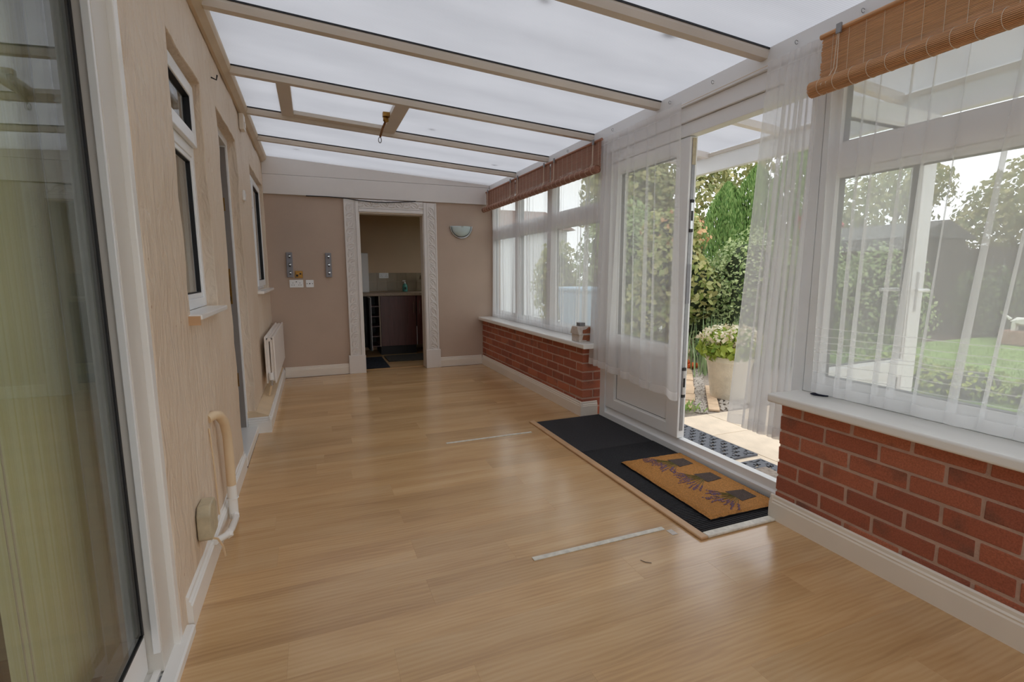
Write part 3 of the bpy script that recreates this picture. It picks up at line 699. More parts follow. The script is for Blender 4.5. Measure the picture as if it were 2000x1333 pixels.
# vertical blind
vb_ = empty('vertical_blind', (-.64, 1.5, .06), 'pale yellow vertical blind drawn aside behind the patio glass', 'blind')
for i in range(5):
    y = 1.34+i*.075; a = R(12)
    m = MB(); c_, s_ = math.cos(a), math.sin(a); hw = .046; vs = []
    for k in range(7):
        t = -1+k/3; q = .006*(1-t*t)
        for z in (.07, 1.98): 
            for d in (0, .0012): vs.append((-.645+t*hw*s_+q+d, y+t*hw*c_, z))
    f = []
    for k in range(6):
        o = k*4; f += [(o, o+4, o+6, o+2), (o+1, o+3, o+7, o+5), (o, o+1, o+5, o+4), (o+2, o+6, o+7, o+3)]
    f += [(0, 2, 3, 1), (24, 25, 27, 26)]
    m.add(vs, f); m.build('blind_slat', 'blind_fabric', vb_)
B(-.67, -.62, .2, 1.68, 2.0, 2.04).build('head_rail', 'upvc', vb_)
MB().tube([(-.61, 1.262, 2.0), (-.61, 1.262, .32), (-.61, 1.285, .3), (-.61, 1.285, 2.0)], .0018, 5).build('pull_cord', 'string', vb_)

# ---------------------------------------------------------------- doorway architrave with plaster relief
tr = empty('trim_8', (.91, 6.1, 0), 'white ornate moulded architrave around the kitchen doorway', 'architrave', kind=ST)
def leaf_relief():
    # one scrolling leaf motif, local plane x-z, bulging to -y
    m = MB()
    for (x0, z0, x1, z1, bend, r_) in ((-.03, -.04, .03, .04, .018, .0075), (-.034, -.005, .012, .046, .012, .006), (-.012, -.046, .034, .006, -.012, .006), (.0, -.02, .036, .03, .01, .005)):
        pts = []
        for i in range(6):
            t = i/5; dx, dz = x1-x0, z1-z0
            pts.append((x0+dx*t-dz*math.sin(PI*t)*bend/.06, -.001, z0+dz*t+dx*math.sin(PI*t)*bend/.06))
        m.tube(pts, [r_*.35, r_, r_*1.15, r_, r_*.8, r_*.25], 6)
    me = bpy.data.meshes.new('relief_leaf'); me.from_pydata(m.v, [], m.f); me.materials.append(MATS['bulkhead'])
    me.polygons.foreach_set('use_smooth', [True]*len(me.polygons)); return me
RL = leaf_relief()
def relief(par, x, z, rot=0., sx=1.):
    o = bpy.data.objects.new('relief_leaf', RL); C.objects.link(o); o.parent = par
    o.location = Vector((x, 6.0965, z))-WL[par.name]; o.rotation_euler = (0, rot, 0); o.scale = (sx, 1, 1)
def arch(xa, xb, z0, z1, inner):
    # vertical board: xa outer .. xb inner edge
    s_ = 1 if xb > xa else -1
    m = MB(); lo, hi = min(xa, xb), max(xa, xb)
    m.box(lo, hi, 6.098, YF-.001, z0, z1); m.box(min(xa, xa+s_*.018), max(xa, xa+s_*.018), 6.088, 6.098, z0, z1)
    for (a, b_, d) in ((.112, .122, .008), (.128, .16, .014)): m.box(min(xa+s_*a, xa+s_*b_), max(xa+s_*a, xa+s_*b_), 6.098-d, 6.098, z0, z1)
    return m
arch(.373, .538, .22, 2.04, True).build('architrave_side', 'bulkhead', tr, bevel=.003)
arch(1.452, 1.287, .22, 2.04, True).build('architrave_side', 'bulkhead', tr, bevel=.003)
m = MB(); m.box(.5375, 1.2875, 6.098, YF-.001, 1.905, 2.045); m.box(.5375, 1.2875, 6.084, 6.098, 1.905, 1.938); m.box(.5375, 1.2875, 6.090, 6.098, 1.945, 1.955); m.build('architrave_head', 'bulkhead', tr, bevel=.003)
for i in range(20):
    relief(tr, .435, .275+i*.088, 0 if i % 2 else .5); relief(tr, 1.39, .275+i*.088, 0 if i % 2 else -.5, -1)
for i in range(9): relief(tr, .56+i*.09, 2.0, PI/2, 1 if i % 2 else -1)
B(.353, .547, 6.078, YF-.001, 0, .22).build('plinth_block', 'bulkhead', tr, bevel=.004)
B(1.283, 1.466, 6.078, YF-.001, 0, .235).build('plinth_block', 'bulkhead', tr, bevel=.004)
B(.530, .546, YF-.001, 6.29, 0, 1.905).build('lining', 'cream_gloss', tr); B(1.284, 1.300, YF-.001, 6.29, 0, 1.905).build('lining', 'cream_gloss', tr); B(.546, 1.284, YF-.001, 6.29, 1.892, 1.906).build('lining', 'cream_gloss', tr)
MB().tube([(-.02, 6.088, 2.05), (.2, 6.088, 2.052), (.40, 6.078, 2.045), (.55, 6.078, 2.026), (.70, 6.077, 2.018), (.82, 6.078, 2.018), (1.0, 6.078, 2.03), (1.2, 6.085, 2.05)], .0055, 6).build('cable', 'dark', smooth=True, label='black cable sagging under the bulkhead over the doorway', cat='cable')

# ---------------------------------------------------------------- kitchen beyond
kr = shell('wall_kitchen', 'kitchen_paint', 'kitchen rear wall with tiled splashback beyond the doorway', -.6, 2.2, 7.9, 8.0, 0, 2.4)
shell('wall_kitchen', 'kitchen_paint', 'kitchen left side wall', -.6, -.5, 6.28, 7.899, 0, 2.4)
m = MB(); m.box(2.2, 2.28, 6.28, 7.9, 0, 1.1); m.box(2.2, 2.28, 6.28, 7.9, 2.0, 2.4); m.box(2.2, 2.28, 6.28, 6.7, 1.1, 2.0); m.box(2.2, 2.28, 7.5, 7.9, 1.1, 2.0)
m.build('wall_kitchen', 'kitchen_paint', label='kitchen right side wall with an added window opening', cat='wall', kind=ST)
kw = empty('fill_window_7', (2.24, 7.1, 1.1), 'added kitchen side window out of view, letting in fill light', 'window', kind=ST)  # unseen window, added because the kitchen came out too dark
ring(MB(), 6.7, 7.5, 1.1, 2.0, .06, 2.21, 2.27).build('outer_frame', 'upvc', kw); pane(kw, 6.76, 7.44, 1.16, 1.94, 2.24)
shell('ceiling', 'kitchen_paint', 'kitchen ceiling', -.6, 2.28, 6.276, 8.0, 2.4, 2.46)
shell('floor', 'oak', 'oak laminate kitchen floor beyond the doorway', -.6, 2.2, 6.281, 7.9, -.012, 0)
shell('wall_kitchen', 'kitchen_paint', 'kitchen side of the end wall left of the doorway', -.6, .53, 6.2755, 6.279, 0, 2.4)
shell('wall_kitchen', 'kitchen_paint', 'kitchen side of the end wall right of the doorway', 1.3, 2.2, 6.2755, 6.279, 0, 2.4)
for i in range(8):
    for j in range(2): B(.62+i*.152, .768+i*.152, 7.892, 7.9, .916+j*.146, 1.058+j*.14).build('wall_tile', 'wall_tile', kr)
m = MB(); m.box(2.281, 2.30, 6.277, 8.0, -.13, 1.1); m.box(2.281, 2.30, 6.277, 8.0, 2.0, 2.46); m.box(2.281, 2.30, 6.277, 6.7, 1.1, 2.0); m.box(2.281, 2.30, 7.5, 8.0, 1.1, 2.0); m.build('wall_outside', 'render_white', label='white rendered outer face of the kitchen wall', cat='wall', kind=ST)
# cabinets
cb = empty('kitchen_cabinet', (1.14, 7.5, 0), 'dark brown kitchen base cabinet with long door and bar handle', 'cabinet')
B(.885, 1.405, 7.322, 7.895, .13, .866).build('body', 'kitchen_dark', cb)
dr = B(.89, 1.402, 7.30, 7.32, .135, .864).build('door', 'kitchen_brown', cb, bevel=.002)
MB().tube([(1.366, 7.296, .602), (1.366, 7.275, .602), (1.366, 7.275, .782), (1.366, 7.296, .782)], .006, 6).build('handle', 'chrome', dr)
B(.885, 1.405, 7.36, 7.88, 0, .128).build('plinth', 'kitchen_dark', cb)
cb = empty('kitchen_cabinet', (1.7, 7.5, 0), 'dark brown kitchen cabinet at the right jamb of the doorway', 'cabinet')
B(1.41, 2.0, 7.322, 7.895, .13, .866).build('body', 'kitchen_dark', cb)
dr = B(1.414, 1.998, 7.30, 7.32, .135, .864).build('door', 'kitchen_brown', cb, bevel=.002)
MB().tube([(1.452, 7.296, .602), (1.452, 7.275, .602), (1.452, 7.275, .785), (1.452, 7.296, .785)], .006, 6).build('handle', 'chrome', dr)
B(1.4045, 1.4105, 7.297, 7.31, .13, .41).build('edge_strip', 'upvc', cb)
wr = empty('wine_rack', (.8, 7.5, 0), 'narrow open wine rack with five compartments in the kitchen units', 'wine rack')
B(.735, .752, 7.31, 7.895, .13, .866).build('side_panel', 'kitchen_brown', wr); B(.868, .884, 7.305, 7.895, .13, .866).build('side_panel', 'worktop', wr); B(.752, .868, 7.80, 7.82, .13, .866).build('back_panel', 'kitchen_dark', wr)
for z in (.13, .275, .42, .565, .71): B(.752, .868, 7.32, 7.80, z, z+.012).build('shelf', 'kitchen_brown', wr)
cb = empty('kitchen_cabinet', (.5, 7.5, 0), 'open kitchen cabinet beside the wine rack with its door swung out', 'cabinet')
B(.2, .73, 7.33, 7.895, .13, .866).build('body', 'kitchen_dark', cb)
dr = MB().box(.69, .712, 6.90, 7.31, .135, .864).build('door', 'kitchen_dark', cb)
ring(MB(), 6.90, 7.31, .135, .864, .016, .7125, .7165).build('door_edge', 'upvc', dr)
for z in (.22, .78): B(.712, .735, 7.2, 7.28, z-.02, z+.02).build('hinge', 'chrome', dr)
B(.2, 2.15, 7.28, 7.895, .867, .910).build('kitchen_worktop', 'worktop', label='beige laminate worktop over the kitchen cabinets', cat='worktop', bevel=.006)
B(.45, .775, 7.6, 7.89, .911, 1.49).build('white_panel', 'upvc', label='tall white appliance side standing on the kitchen worktop', cat='appliance', bevel=.01)
def socket_plate(x0, x1, z0, z1, y, n, name, label, holes, mt='upvc'):
    e = empty(name, ((x0+x1)/2, y, z0), label, 'socket')
    B(x0, x1, y-.009, y-.0005, z0, z1).build('face_plate', mt, e, bevel=.003)
    for (hx, hz, s_) in holes: B(hx-s_, hx+s_, y-.0105, y-.0085, hz-s_, hz+s_).build('pin_hole', 'dark', e)
def ukholes(cx, cz): return [(cx, cz+.012, .0035), (cx-.011, cz-.011, .0035), (cx+.011, cz-.011, .0035)]
socket_plate(-.244, -.10, 1.035, 1.122, YF, 2, 'double_socket', 'white double power socket below the brass plate', ukholes(-.208, 1.075)+ukholes(-.136, 1.075)+[(-.172, 1.10, .005)])
socket_plate(-.073, .010, 1.035, 1.121, YF, 1, 'aerial_socket', 'single white outlet beside the double socket on the end wall', [(-.06, 1.078, .004), (-.032, 1.078, .006), (-.004, 1.078, .004)])
socket_plate(-.181, -.10, 1.143, 1.222, YF, 1, 'brass_plate', 'tarnished brass plate above the white sockets', [(-.16, 1.17, .012), (-.125, 1.19, .009)], 'brass')
socket_plate(.955, 1.10, 1.115, 1.198, 7.892, 2, 'kitchen_socket', 'white double socket on the kitchen tiles', ukholes(.99, 1.155)+ukholes(1.065, 1.155))
sp = empty('soap_bottle', (1.32, 7.72, .911), 'teal soap bottle with white pump on the kitchen worktop', 'bottle')
MB().lathe([(0, .911), (.036, .911), (.039, .925), (.039, .99), (.03, 1.02), (.014, 1.03), (.014, 1.036), (0, 1.036)], 1.32, 7.72, 16).build('bottle_body', 'soap_teal', sp, smooth=True)
m = MB(); m.lathe([(0, 1.036), (.014, 1.036), (.014, 1.05), (.005, 1.052), (.005, 1.075), (0, 1.075)], 1.32, 7.72, 12); m.box(1.285, 1.33, 7.712, 7.728, 1.07, 1.082); m.build('pump', 'upvc', sp, smooth=True)
B(1.305, 1.335, 7.679, 7.682, .945, .98).build('bottle_label', 'label_dark', sp)
MB().tube([(1.60, 7.80, .911), (1.60, 7.80, 1.12), (1.585, 7.76, 1.16), (1.56, 7.70, 1.15), (1.545, 7.67, 1.10)], .013, 8).build('kitchen_tap', 'chrome', smooth=True, label='chrome tap at the right of the kitchen worktop', cat='tap')
B(.42, .86, 6.31, 7.15, .0005, .01).build('kitchen_mat', 'mat_navy', label='dark patterned mat just inside the kitchen doorway', cat='mat')
MB().add([(.905, 6.72, .0005), (1.55, 6.68, .0005), (1.60, 7.25, .0005), (.90, 7.19, .0005), (.905, 6.72, .012), (1.55, 6.68, .012), (1.60, 7.25, .012), (.90, 7.19, .012)],
         [(0, 3, 2, 1), (4, 5, 6, 7), (0, 1, 5, 4), (1, 2, 6, 5), (2, 3, 7, 6), (3, 0, 4, 7)]).build('kitchen_mat', 'mat_grey', label='grey-brown rug in front of the kitchen cabinets', cat='mat')

# ---------------------------------------------------------------- end wall fittings
for x0, lab in ((-.263, 'grey television bracket rail nearest the radiator corner'), (.147, 'grey television bracket rail nearest the doorway')):
    e = empty('bracket_rail', (x0+.033, YF, 1.15), lab, 'bracket', 'television bracket rails on the end wall')
    B(x0, x0+.066, YF-.024, YF-.0005, 1.15, 1.427).build('rail', 'grey_plastic', e, bevel=.005)
    for zc in (1.20, 1.29, 1.385):
        B(x0+.027, x0+.043, YF-.030, YF-.0242, zc-.018, zc+.018).build('hook_slot', 'dark', e); B(x0+.030, x0+.048, YF-.033, YF-.0302, zc-.004, zc+.010).build('screw', 'chrome', e)
wl = empty('wall_lamp', (1.77, YF, 1.62), 'half-bowl pale glass wall light on the end wall', 'wall light')
def halfbowl(r, cz, d, x=1.77, th=0.):
    m = MB(); n, k = 20, 7; vs = []
    for i in range(n+1):
        a = PI+PI*i/n
        for j in range(k+1):
            b_ = PI/2*j/k; vs.append((x+r*math.cos(a)*math.sin(b_) if False else x+r*math.cos(a)*math.cos(b_), YF-.004-d*math.sin(b_), cz+r*math.sin(a)*math.cos(b_)*1.0))
    f = [(i*(k+1)+j, (i+1)*(k+1)+j, (i+1)*(k+1)+j+1, i*(k+1)+j+1) for i in range(n) for j in range(k)]
    m.add(vs, f); return m
o = halfbowl(.128, 1.775, .075).build('lamp_glass', 'lamp_glass', wl, smooth=True); so = o.modifiers.new('solid', 'SOLIDIFY'); so.thickness = .004
m = MB(); m.tube([(1.77+.139*math.cos(PI+PI*i/20), YF-.012, 1.778+.145*math.sin(PI+PI*i/20)) for i in range(21)], .0105, 8); m.build('lamp_rim', 'chrome', wl, smooth=True)
# radiator
rd = empty('radiator', (-.37, 5.35, .25), 'white double panel radiator on the far left wall', 'radiator')
B(-.35, -.335, 4.66, 6.05, .25, .655).build('front_panel', 'radiator_white', rd, bevel=.004); B(-.415, -.40, 4.66, 6.05, .25, .655).build('back_panel', 'radiator_white', rd, bevel=.004)
B(-.399, -.379, 4.668, 4.675, .27, .63).build('end_panel', 'radiator_white', rd); B(-.371, -.351, 4.668, 4.675, .27, .63).build('end_panel', 'radiator_white', rd)
MB().tube([(-.375, 4.66, .632), (-.375, 6.05, .632)], .016, 8).build('header_tube', 'radiator_white', rd, smooth=True)
for i in range(26): B(-.400, -.35, 4.72+i*.05, 4.752+i*.05, .64, .645).build('grille_bar', 'radiator_white', rd)
B(-.436, -.4155, 4.9, 4.94, .3, .6).build('bracket', 'radiator_white', rd)
m = MB(); m.tube([(-.375, 4.645, .285), (-.375, 4.645, .345)], .019, 12); m.build('valve_head', 'upvc', rd, smooth=True)
m = MB(); m.tube([(-.375, 4.66, .27), (-.375, 4.64, .27)], .012, 8); m.tube([(-.375, 4.645, .285), (-.375, 4.645, .235)], .012, 8); m.build('valve_body', 'chrome', rd, smooth=True)
MB().tube([(-.378, 4.645, .24), (-.40, 4.642, .15)], .0085, 8).build('pipe', 'pipe_cream', rd, smooth=True)
# left wall fittings
ab = empty('alarm_box', (-.43, 4.4, 2.27), 'small white alarm box under the wall plate above the side door', 'alarm box')
B(-.449, -.415, 4.345, 4.44, 2.27, 2.385).build('case', 'cream_gloss', ab, bevel=.005); B(-.4145, -.411, 4.365, 4.42, 2.29, 2.33).build('cover', 'cream_gloss', ab, bevel=.002)
ss = empty('wall_sensor', (-.44, 4.25, 1.74), 'small white bell push between side door and far window', 'bell push')
B(-.449, -.432, 4.225, 4.275, 1.735, 1.81).build('case', 'upvc', ss, bevel=.004); B(-.4318, -.428, 4.24, 4.26, 1.765, 1.785).build('button', 'upvc', ss, bevel=.002)
MB().tube([(-.45, 3.22, 2.245), (-.425, 3.22, 2.235), (-.42, 3.22, 2.26)], .004, 6).build('wall_hook', 'dark', smooth=True, label='rusty dark hook in the cream wall above the windows', cat='hook')
pp = empty('pipe', (-.41, 2.6, .03), 'cream waste pipe elbowing out of the wall down to the floor', 'pipe')
MB().tube([(-.455, 2.40, .575), (-.435, 2.43, .582), (-.422, 2.47, .57), (-.413, 2.53, .52), (-.41, 2.56, .45), (-.41, 2.565, .38), (-.41, 2.565, .20)], .0205, 12).build('upper_pipe', 'pipe_cream', pp, smooth=True)
MB().tube([(-.41, 2.565, .20), (-.41, 2.565, .035)], .0207, 12).build('lower_pipe', 'gloss_white', pp, smooth=True)
MB().tube([(-.405, 2.555, .05), (-.395, 2.50, .055), (-.392, 2.36, .075), (-.40, 2.28, .09), (-.43, 2.22, .10)], .0145, 10).build('side_pipe', 'gloss_white', pp, smooth=True)
for p in ((-.393, 2.30, .085), (-.402, 2.545, .052)): MB().ico(p, .02).build('joint', 'gloss_white', pp, smooth=True)
MB().tube([(-.41+.024*math.cos(a), 2.565+.024*math.sin(a), .135) for a in [k*PI/6 for k in range(13)]], .003, 6, False).build('clip', 'gloss_white', pp, smooth=True)
MB().tube([(-.446, 2.375, .54), (-.443, 2.39, .4), (-.443, 2.405, .26), (-.44, 2.40, .135)], .0035, 6).build('wire', 'pipe_cream', smooth=True, label='thin cream-painted wire beside the waste pipe', cat='wire')
jb = empty('junction_box', (-.43, 2.08, .2), 'aged cream junction box with chamfered corners low on the cream wall', 'junction box')
MB().prism([(2.02, .215), (2.02, .305), (2.045, .335), (2.125, .335), (2.15, .305), (2.15, .215), (2.135, .2), (2.035, .2)], -.447, -.40, 'x').build('case', 'aged_box', jb, bevel=.006)
MB().tube([(-.425, 2.06, .205), (-.40, 2.11, .165), (-.395, 2.17, .10), (-.395, 2.20, .04)], .004, 6).build('cable', 'pipe_cream', jb, smooth=True)

# ---------------------------------------------------------------- mats and things on the floor
cm = empty('entrance_mat', (1.9, 2.55, 0), 'dark charcoal ribbed entrance mat set along the garden doors', 'mat')
B(1.606, 2.188, 1.648, 3.478, .0004, .009).build('mat_base', 'carpet_mat', cm)
m = MB()
k = 0; y = 1.652
while y < 2.75:
    m.box(1.608, 2.186, y, y+.007, .009, .0135); y += .0135
m.build('mat_ribs', 'carpet_mat', cm, kind='stuff')
MB().box(1.562, 1.605, 1.605, 3.515, .0004, .013).build('edge_trim', 'wood_trim', label='oak edging strip along the side of the entrance mat', cat='edging strip', bevel=.005)
MB().box(1.606, 2.024, 1.606, 1.647, .0004, .013).build('edge_trim', 'painted_strip', label='pale edging strip across the near end of the entrance mat', cat='edging strip', bevel=.005)
co = empty('coir_doormat', (1.945, 2.085, .014), 'orange coir doormat printed with three lavender pots', 'doormat', rz=R(-1.2))
m = MB(); nx, ny = 24, 40; hx, hy = .224, .385
vs = []
for i in range(nx+1):
    for j in range(ny+1):
        x = -hx+2*hx*i/nx; y = -hy+2*hy*j/ny; e = (i in (0, nx)) or (j in (0, ny))
        vs.append((x+random.uniform(-.002, .002), y+random.uniform(-.002, .002), (.010 if e else .017)+random.uniform(-.0012, .0012)))
fs = [(i*(ny+1)+j, (i+1)*(ny+1)+j, (i+1)*(ny+1)+j+1, i*(ny+1)+j+1) for i in range(nx) for j in range(ny)]
m.add(vs, fs); m.build('coir_pile', 'coir', co, local=True)
B(-hx, hx, -hy, hy, 0, .009).build('rubber_backing', 'gasket', co, local=True)
for q in (-.245, -.0, .235):
    # pot towards the doors (+x), flowers towards the room (-x)
    MB().add([(.055, q-.058, .0192), (.165, q-.045, .0192), (.165, q+.045, .0192), (.055, q+.058, .0192), (.055, q-.058, .0172), (.165, q-.045, .0172), (.165, q+.045, .0172), (.055, q+.058, .0172)],
             [(0, 1, 2, 3), (4, 7, 6, 5), (0, 4, 5, 1), (1, 5, 6, 2), (2, 6, 7, 3), (3, 7, 4, 0)]).build('pot_print', 'coir_dark', co, local=True)
    mf = MB(); msn = MB(); rr = random.Random(int(q*1000))
    for s_ in range(13):
        a = (s_-6)/6*.75+rr.uniform(-.08, .08); L = rr.uniform(.10, .17)
        p0 = Vector((.055, q+(s_-6)*.005, .0185)); d = Vector((-math.cos(a), math.sin(a), 0)); p1 = p0+d*L
        msn.tube([p0, p0+d*L*.6], .0016, 4)
        for t in range(7):
            c = p0+d*L*(.55+t*.075)+Vector((rr.uniform(-.004, .004), rr.uniform(-.005, .005), .0005)); mf.ico(c, (.0065, .0055, .0016))
    mf.build('flower_print', 'lavender', co, local=True); msn.build('stem_print', 'stem_green', co, local=True)
B(.818, 1.477, 3.272, 3.292, .0004, .004).build('floor_strip', 'painted_strip', label='white-painted strip lying on the floor beyond the entrance mat corner', cat='floor strip')
B(.80, 1.473, 1.743, 1.768, .0004, .004).build('floor_strip', 'painted_strip', label='white-painted strip lying on the floor closest to the viewer', cat='floor strip')
B(1.475, 1.505, 1.69, 1.735, .0004, .0016).build('sticker', 'worn_white', label='tiny worn label stuck on the floor near the mat corner', cat='label')
MB().tube([(1.215, 1.58, .0022), (1.225, 1.56, .0024), (1.245, 1.545, .0022)], .0014, 5).build('twig', 'bark', label='small dark twig on the oak floor', cat='twig')

# ornament on far sill
orn = empty('house_ornament', (2.1, 3.60, .627), 'weathered white and rust brown house-shaped lantern on the far window board', 'ornament')
MB().box(2.015, 2.135, 3.525, 3.655, .6275, .69).build('lower_box', 'worn_white', orn, bevel=.004)
MB().prism([(3.515, .69), (3.665, .69), (3.635, .755), (3.545, .755)], 2.005, 2.145, 'x').build('roof', 'worn_white', orn, bevel=.003)
B(2.04, 2.09, 3.56, 3.62, .7555, .785).build('chimney', 'zinc', orn, bevel=.002)
MB().add([(2.045, 3.5125, .70), (2.135, 3.5125, .70), (2.135, 3.523, .742), (2.110, 3.526, .75), (2.080, 3.520, .732), (2.050, 3.518, .728), (2.045, 3.522, .70), (2.135, 3.522, .70), (2.135, 3.533, .742), (2.110, 3.536, .75), (2.080, 3.530, .732), (2.050, 3.528, .728)],
         [(0, 1, 2, 3, 4, 5), (11, 10, 9, 8, 7, 6)]+[(i, (i+1) % 6, 6+(i+1) % 6, 6+i) for i in range(6)]).build('rust_patch', 'rust_brown', orn)
MB().prism([(2.045, .645), (2.080, .642), (2.090, .635), (2.130, .638), (2.130, .682), (2.055, .684), (2.048, .665)], 3.522, 3.5255, 'y').build('rust_patch', 'rust_brown', orn)
tgm = MB(); tgm.tube([(2.148, 1.575, .632), (2.155, 1.56, .633), (2.17, 1.53, .633), (2.178, 1.508, .632)], [.002, .008, .009, .003], 8); tgm.build('dark_tag', 'navy', smooth=True, label='small navy blue strap lying on the near window board', cat='strap')

# ---------------------------------------------------------------- bamboo roller blinds
def bamboo(ya, yb, label, mt, sp=.085, pul=None, rr_=.031, dz=0.):
    e = empty('bamboo_blind', (2.09, (ya+yb)/2, 1.96), label, 'blind', 'bamboo roll-up blinds along the windows')
    x = 2.100; zt = 2.205+dz; zc = 1.985+dz
    m = MB(); z = zc+.02
    rnd = random.Random(3)
    while z < zt-.004:
        m.box(x-.0022, x+.0012, ya+rnd.uniform(-.003, .003), yb+rnd.uniform(-.003, .003), z, z+.0036); z += .0052
    m.build('slat_sheet', mt, e, kind='stuff')
    MB().tube([(x, ya-.01, zt), (x, yb+.01, zt)], .011, 10).build('top_rod', mt, e, smooth=True)
    m = MB(); n = 34; xc = x-rr_-.002
    for i in range(n):
        a = 2*PI*i/n; da = 2*PI/n*.38
        q = [(xc+rr_*math.cos(a-da), zc+rr_*math.sin(a-da)), (xc+rr_*math.cos(a+da), zc+rr_*math.sin(a+da)), (xc+(rr_-.004)*math.cos(a+da), zc+(rr_-.004)*math.sin(a+da)), (xc+(rr_-.004)*math.cos(a-da), zc+(rr_-.004)*math.sin(a-da))]
        m.prism(q, ya-.008+rnd.uniform(-.002, .002), yb+.008+rnd.uniform(-.002, .002), 'y')
    for q in range(3):
        rq = rr_-.007-q*.007
        m.tube([(xc+rq*math.cos(2*PI*i/20), ya-.004, zc+rq*math.sin(2*PI*i/20)) for i in range(21)], .002, 4, False)
    m.tube([(xc, ya-.004, zc), (xc, yb+.004, zc)], rr_-.006, 14)
    m.build('rolled_slats', mt, e, kind='stuff')
    m = MB(); y = ya+.03
    while y < yb-.01:
        m.tube([(x-.0032, y, zc+.02), (x-.0032, y+.002, zt)], .0011, 4)
        m.tube([(xc+(rr_+.0012)*math.cos(2*PI*i/18), y+.012*math.sin(PI*i/18), zc+(rr_+.0012)*math.sin(2*PI*i/18)) for i in range(19)], .0012, 4, False)
        y += sp
    m.build('weave_strings', 'string', e, kind='stuff')
    for y in (pul or (ya+.09, yb-.09)):
        B(x-.022, x-.012, y-.011, y+.011, zt-.022, zt+.018).build('pulley', 'zinc', e, bevel=.002)
        m = MB()
        for q in (-.006, .008):
            m.tube([(x-.018, y+q*.4, zt-.015), (x-.02, y+q, zc+rr_+.03), (xc, y+q*1.5, zc+rr_+.004), (xc-rr_-.003, y+q*1.5+.01, zc), (xc, y+q*1.5+.025, zc-rr_-.003)], .0017, 5)
        m.build('lift_cord', 'string', e)
    return e
bamboo(5.135, 6.08, 'rolled dark bamboo blind in the far corner by the end wall', 'bamboo_dark')
bamboo(4.275, 5.105, 'rolled dark bamboo blind in the middle of the far window', 'bamboo_dark')
bamboo(3.39, 4.245, 'rolled dark bamboo blind beside the door curtain', 'bamboo_dark')
bamboo(-.3, 1.615, 'rolled honey-coloured bamboo blind over the nearest window', 'bamboo', .068, (-.1, 1.535), .033)
# curtain wire
MB().tube([(2.14, 3.5, 2.212), (2.14, 2.6, 2.205), (2.14, 1.62, 2.212)], .0018, 5).build('curtain_wire', 'string', label='stretched white curtain wire below the eaves beam', cat='curtain wire')

# ---------------------------------------------------------------- voile curtains
def curtain(label, ytop, ybot, ztop, zbot, folds, x=2.135, depth=.02, over=1.0, seed=1, mt='voile', nz_=34, flare=None, hem=.04, head=True, per=14, wds=None, amps=None):
    rnd = random.Random(seed)
    # each fold: pleat strength and phase
    amp = [rnd.choice((.3, .5, 1.2, 1.8, 2.3, 2.8))*over for _ in range(folds+2)]
    ph = [rnd.uniform(-.5, .5) for _ in range(folds+2)]
    wd = wds or [rnd.uniform(.5, 1.7) for _ in range(folds)]; amp = (amps or amp)+[0, 0]; tw = sum(wd); cum = [0]
    for q in wd: cum.append(cum[-1]+q/tw)
    ns = folds*per; vs = []; fs = []; mi = []
    def lerp(a, b_, t): return a+(b_-a)*t
    slope = [rnd.uniform(-1, 1) for _ in range(folds+2)]
    for k in range(nz_+1):
        tz = k/nz_
        for i in range(ns+1):
            u = i/per; f_ = min(int(u), folds-1); fr = u-f_
            s_ = cum[f_]+(cum[f_+1]-cum[f_])*fr
            a = lerp(amp[f_], amp[f_+1], fr)
            grow = .78+.32*tz
            wloc = wd[f_]/tw
            off = -a*grow*wloc/(2*PI)*math.sin(2*PI*fr)*1.15
            off += .35*slope[f_]*wloc*tz*math.sin(PI*fr)
            if i in (0, ns): off = 0
            sy = s_+off
            y = lerp(lerp(ytop[0], ytop[1], sy), lerp(ybot[0], ybot[1], sy), tz if flare is None else tz**flare)
            dx = depth*(.5+.8*tz)*(math.cos(2*PI*fr+ph[f_]*.3)*min(1.3, .4+.5*a))+.006*math.sin(7*s_*PI+tz*3)
            if tz < .03 and head: dx *= .4
            zb = zbot(y) if callable(zbot) else zbot
            z = ztop+(zb-ztop)*tz
            vs.append((x+dx, y, z))
    n1 = ns+1
    for k in range(nz_):
        for i in range(ns): fs.append((k*n1+i, k*n1+i+1, (k+1)*n1+i+1, (k+1)*n1+i)); mi.append(1 if (k >= nz_-1 or (head and k == 0)) else 0)
    m = MB(); m.v = vs; m.f = fs; m.mi = mi
    return m.build('curtain', [mt, 'hem'], smooth='all', label=label, cat='curtain', group='white voile curtains on the garden side')
curtain('white voile net curtain across the far side windows', (6.08, 3.53), (6.08, 3.53), 2.175, .637, 34, x=2.168, depth=.010, over=.75, seed=4, mt='voile_far')
curtain('white voile curtain hanging over the closed garden door leaf', (3.44, 2.53), (3.50, 2.46), 2.215, lambda y: .385+.07*(y-2.5), 10, x=2.122, depth=.024, over=1.0, seed=12, wds=[.6, .6, .9, .8, 1.3, 1.0, 1.5, 1.1, 1.5, 1.3], amps=[1.8, 1.9, 1.4, 1.7, 1.25, 1.6, 1.15, 1.5, 1.1, .5])
curtain('gathered white voile curtain beside the open doorway', (1.915, 1.63), (2.045, 1.66), 2.215, .375, 8, x=2.12, depth=.02, over=1.0, seed=21, wds=[2.6, 1.4, 1.0, .9, 1.0, .9, 1.0, .8], amps=[.15, 1.0, 1.8, 2.0, 1.8, 2.1, 1.9, 1.5], mt='voile_gather')
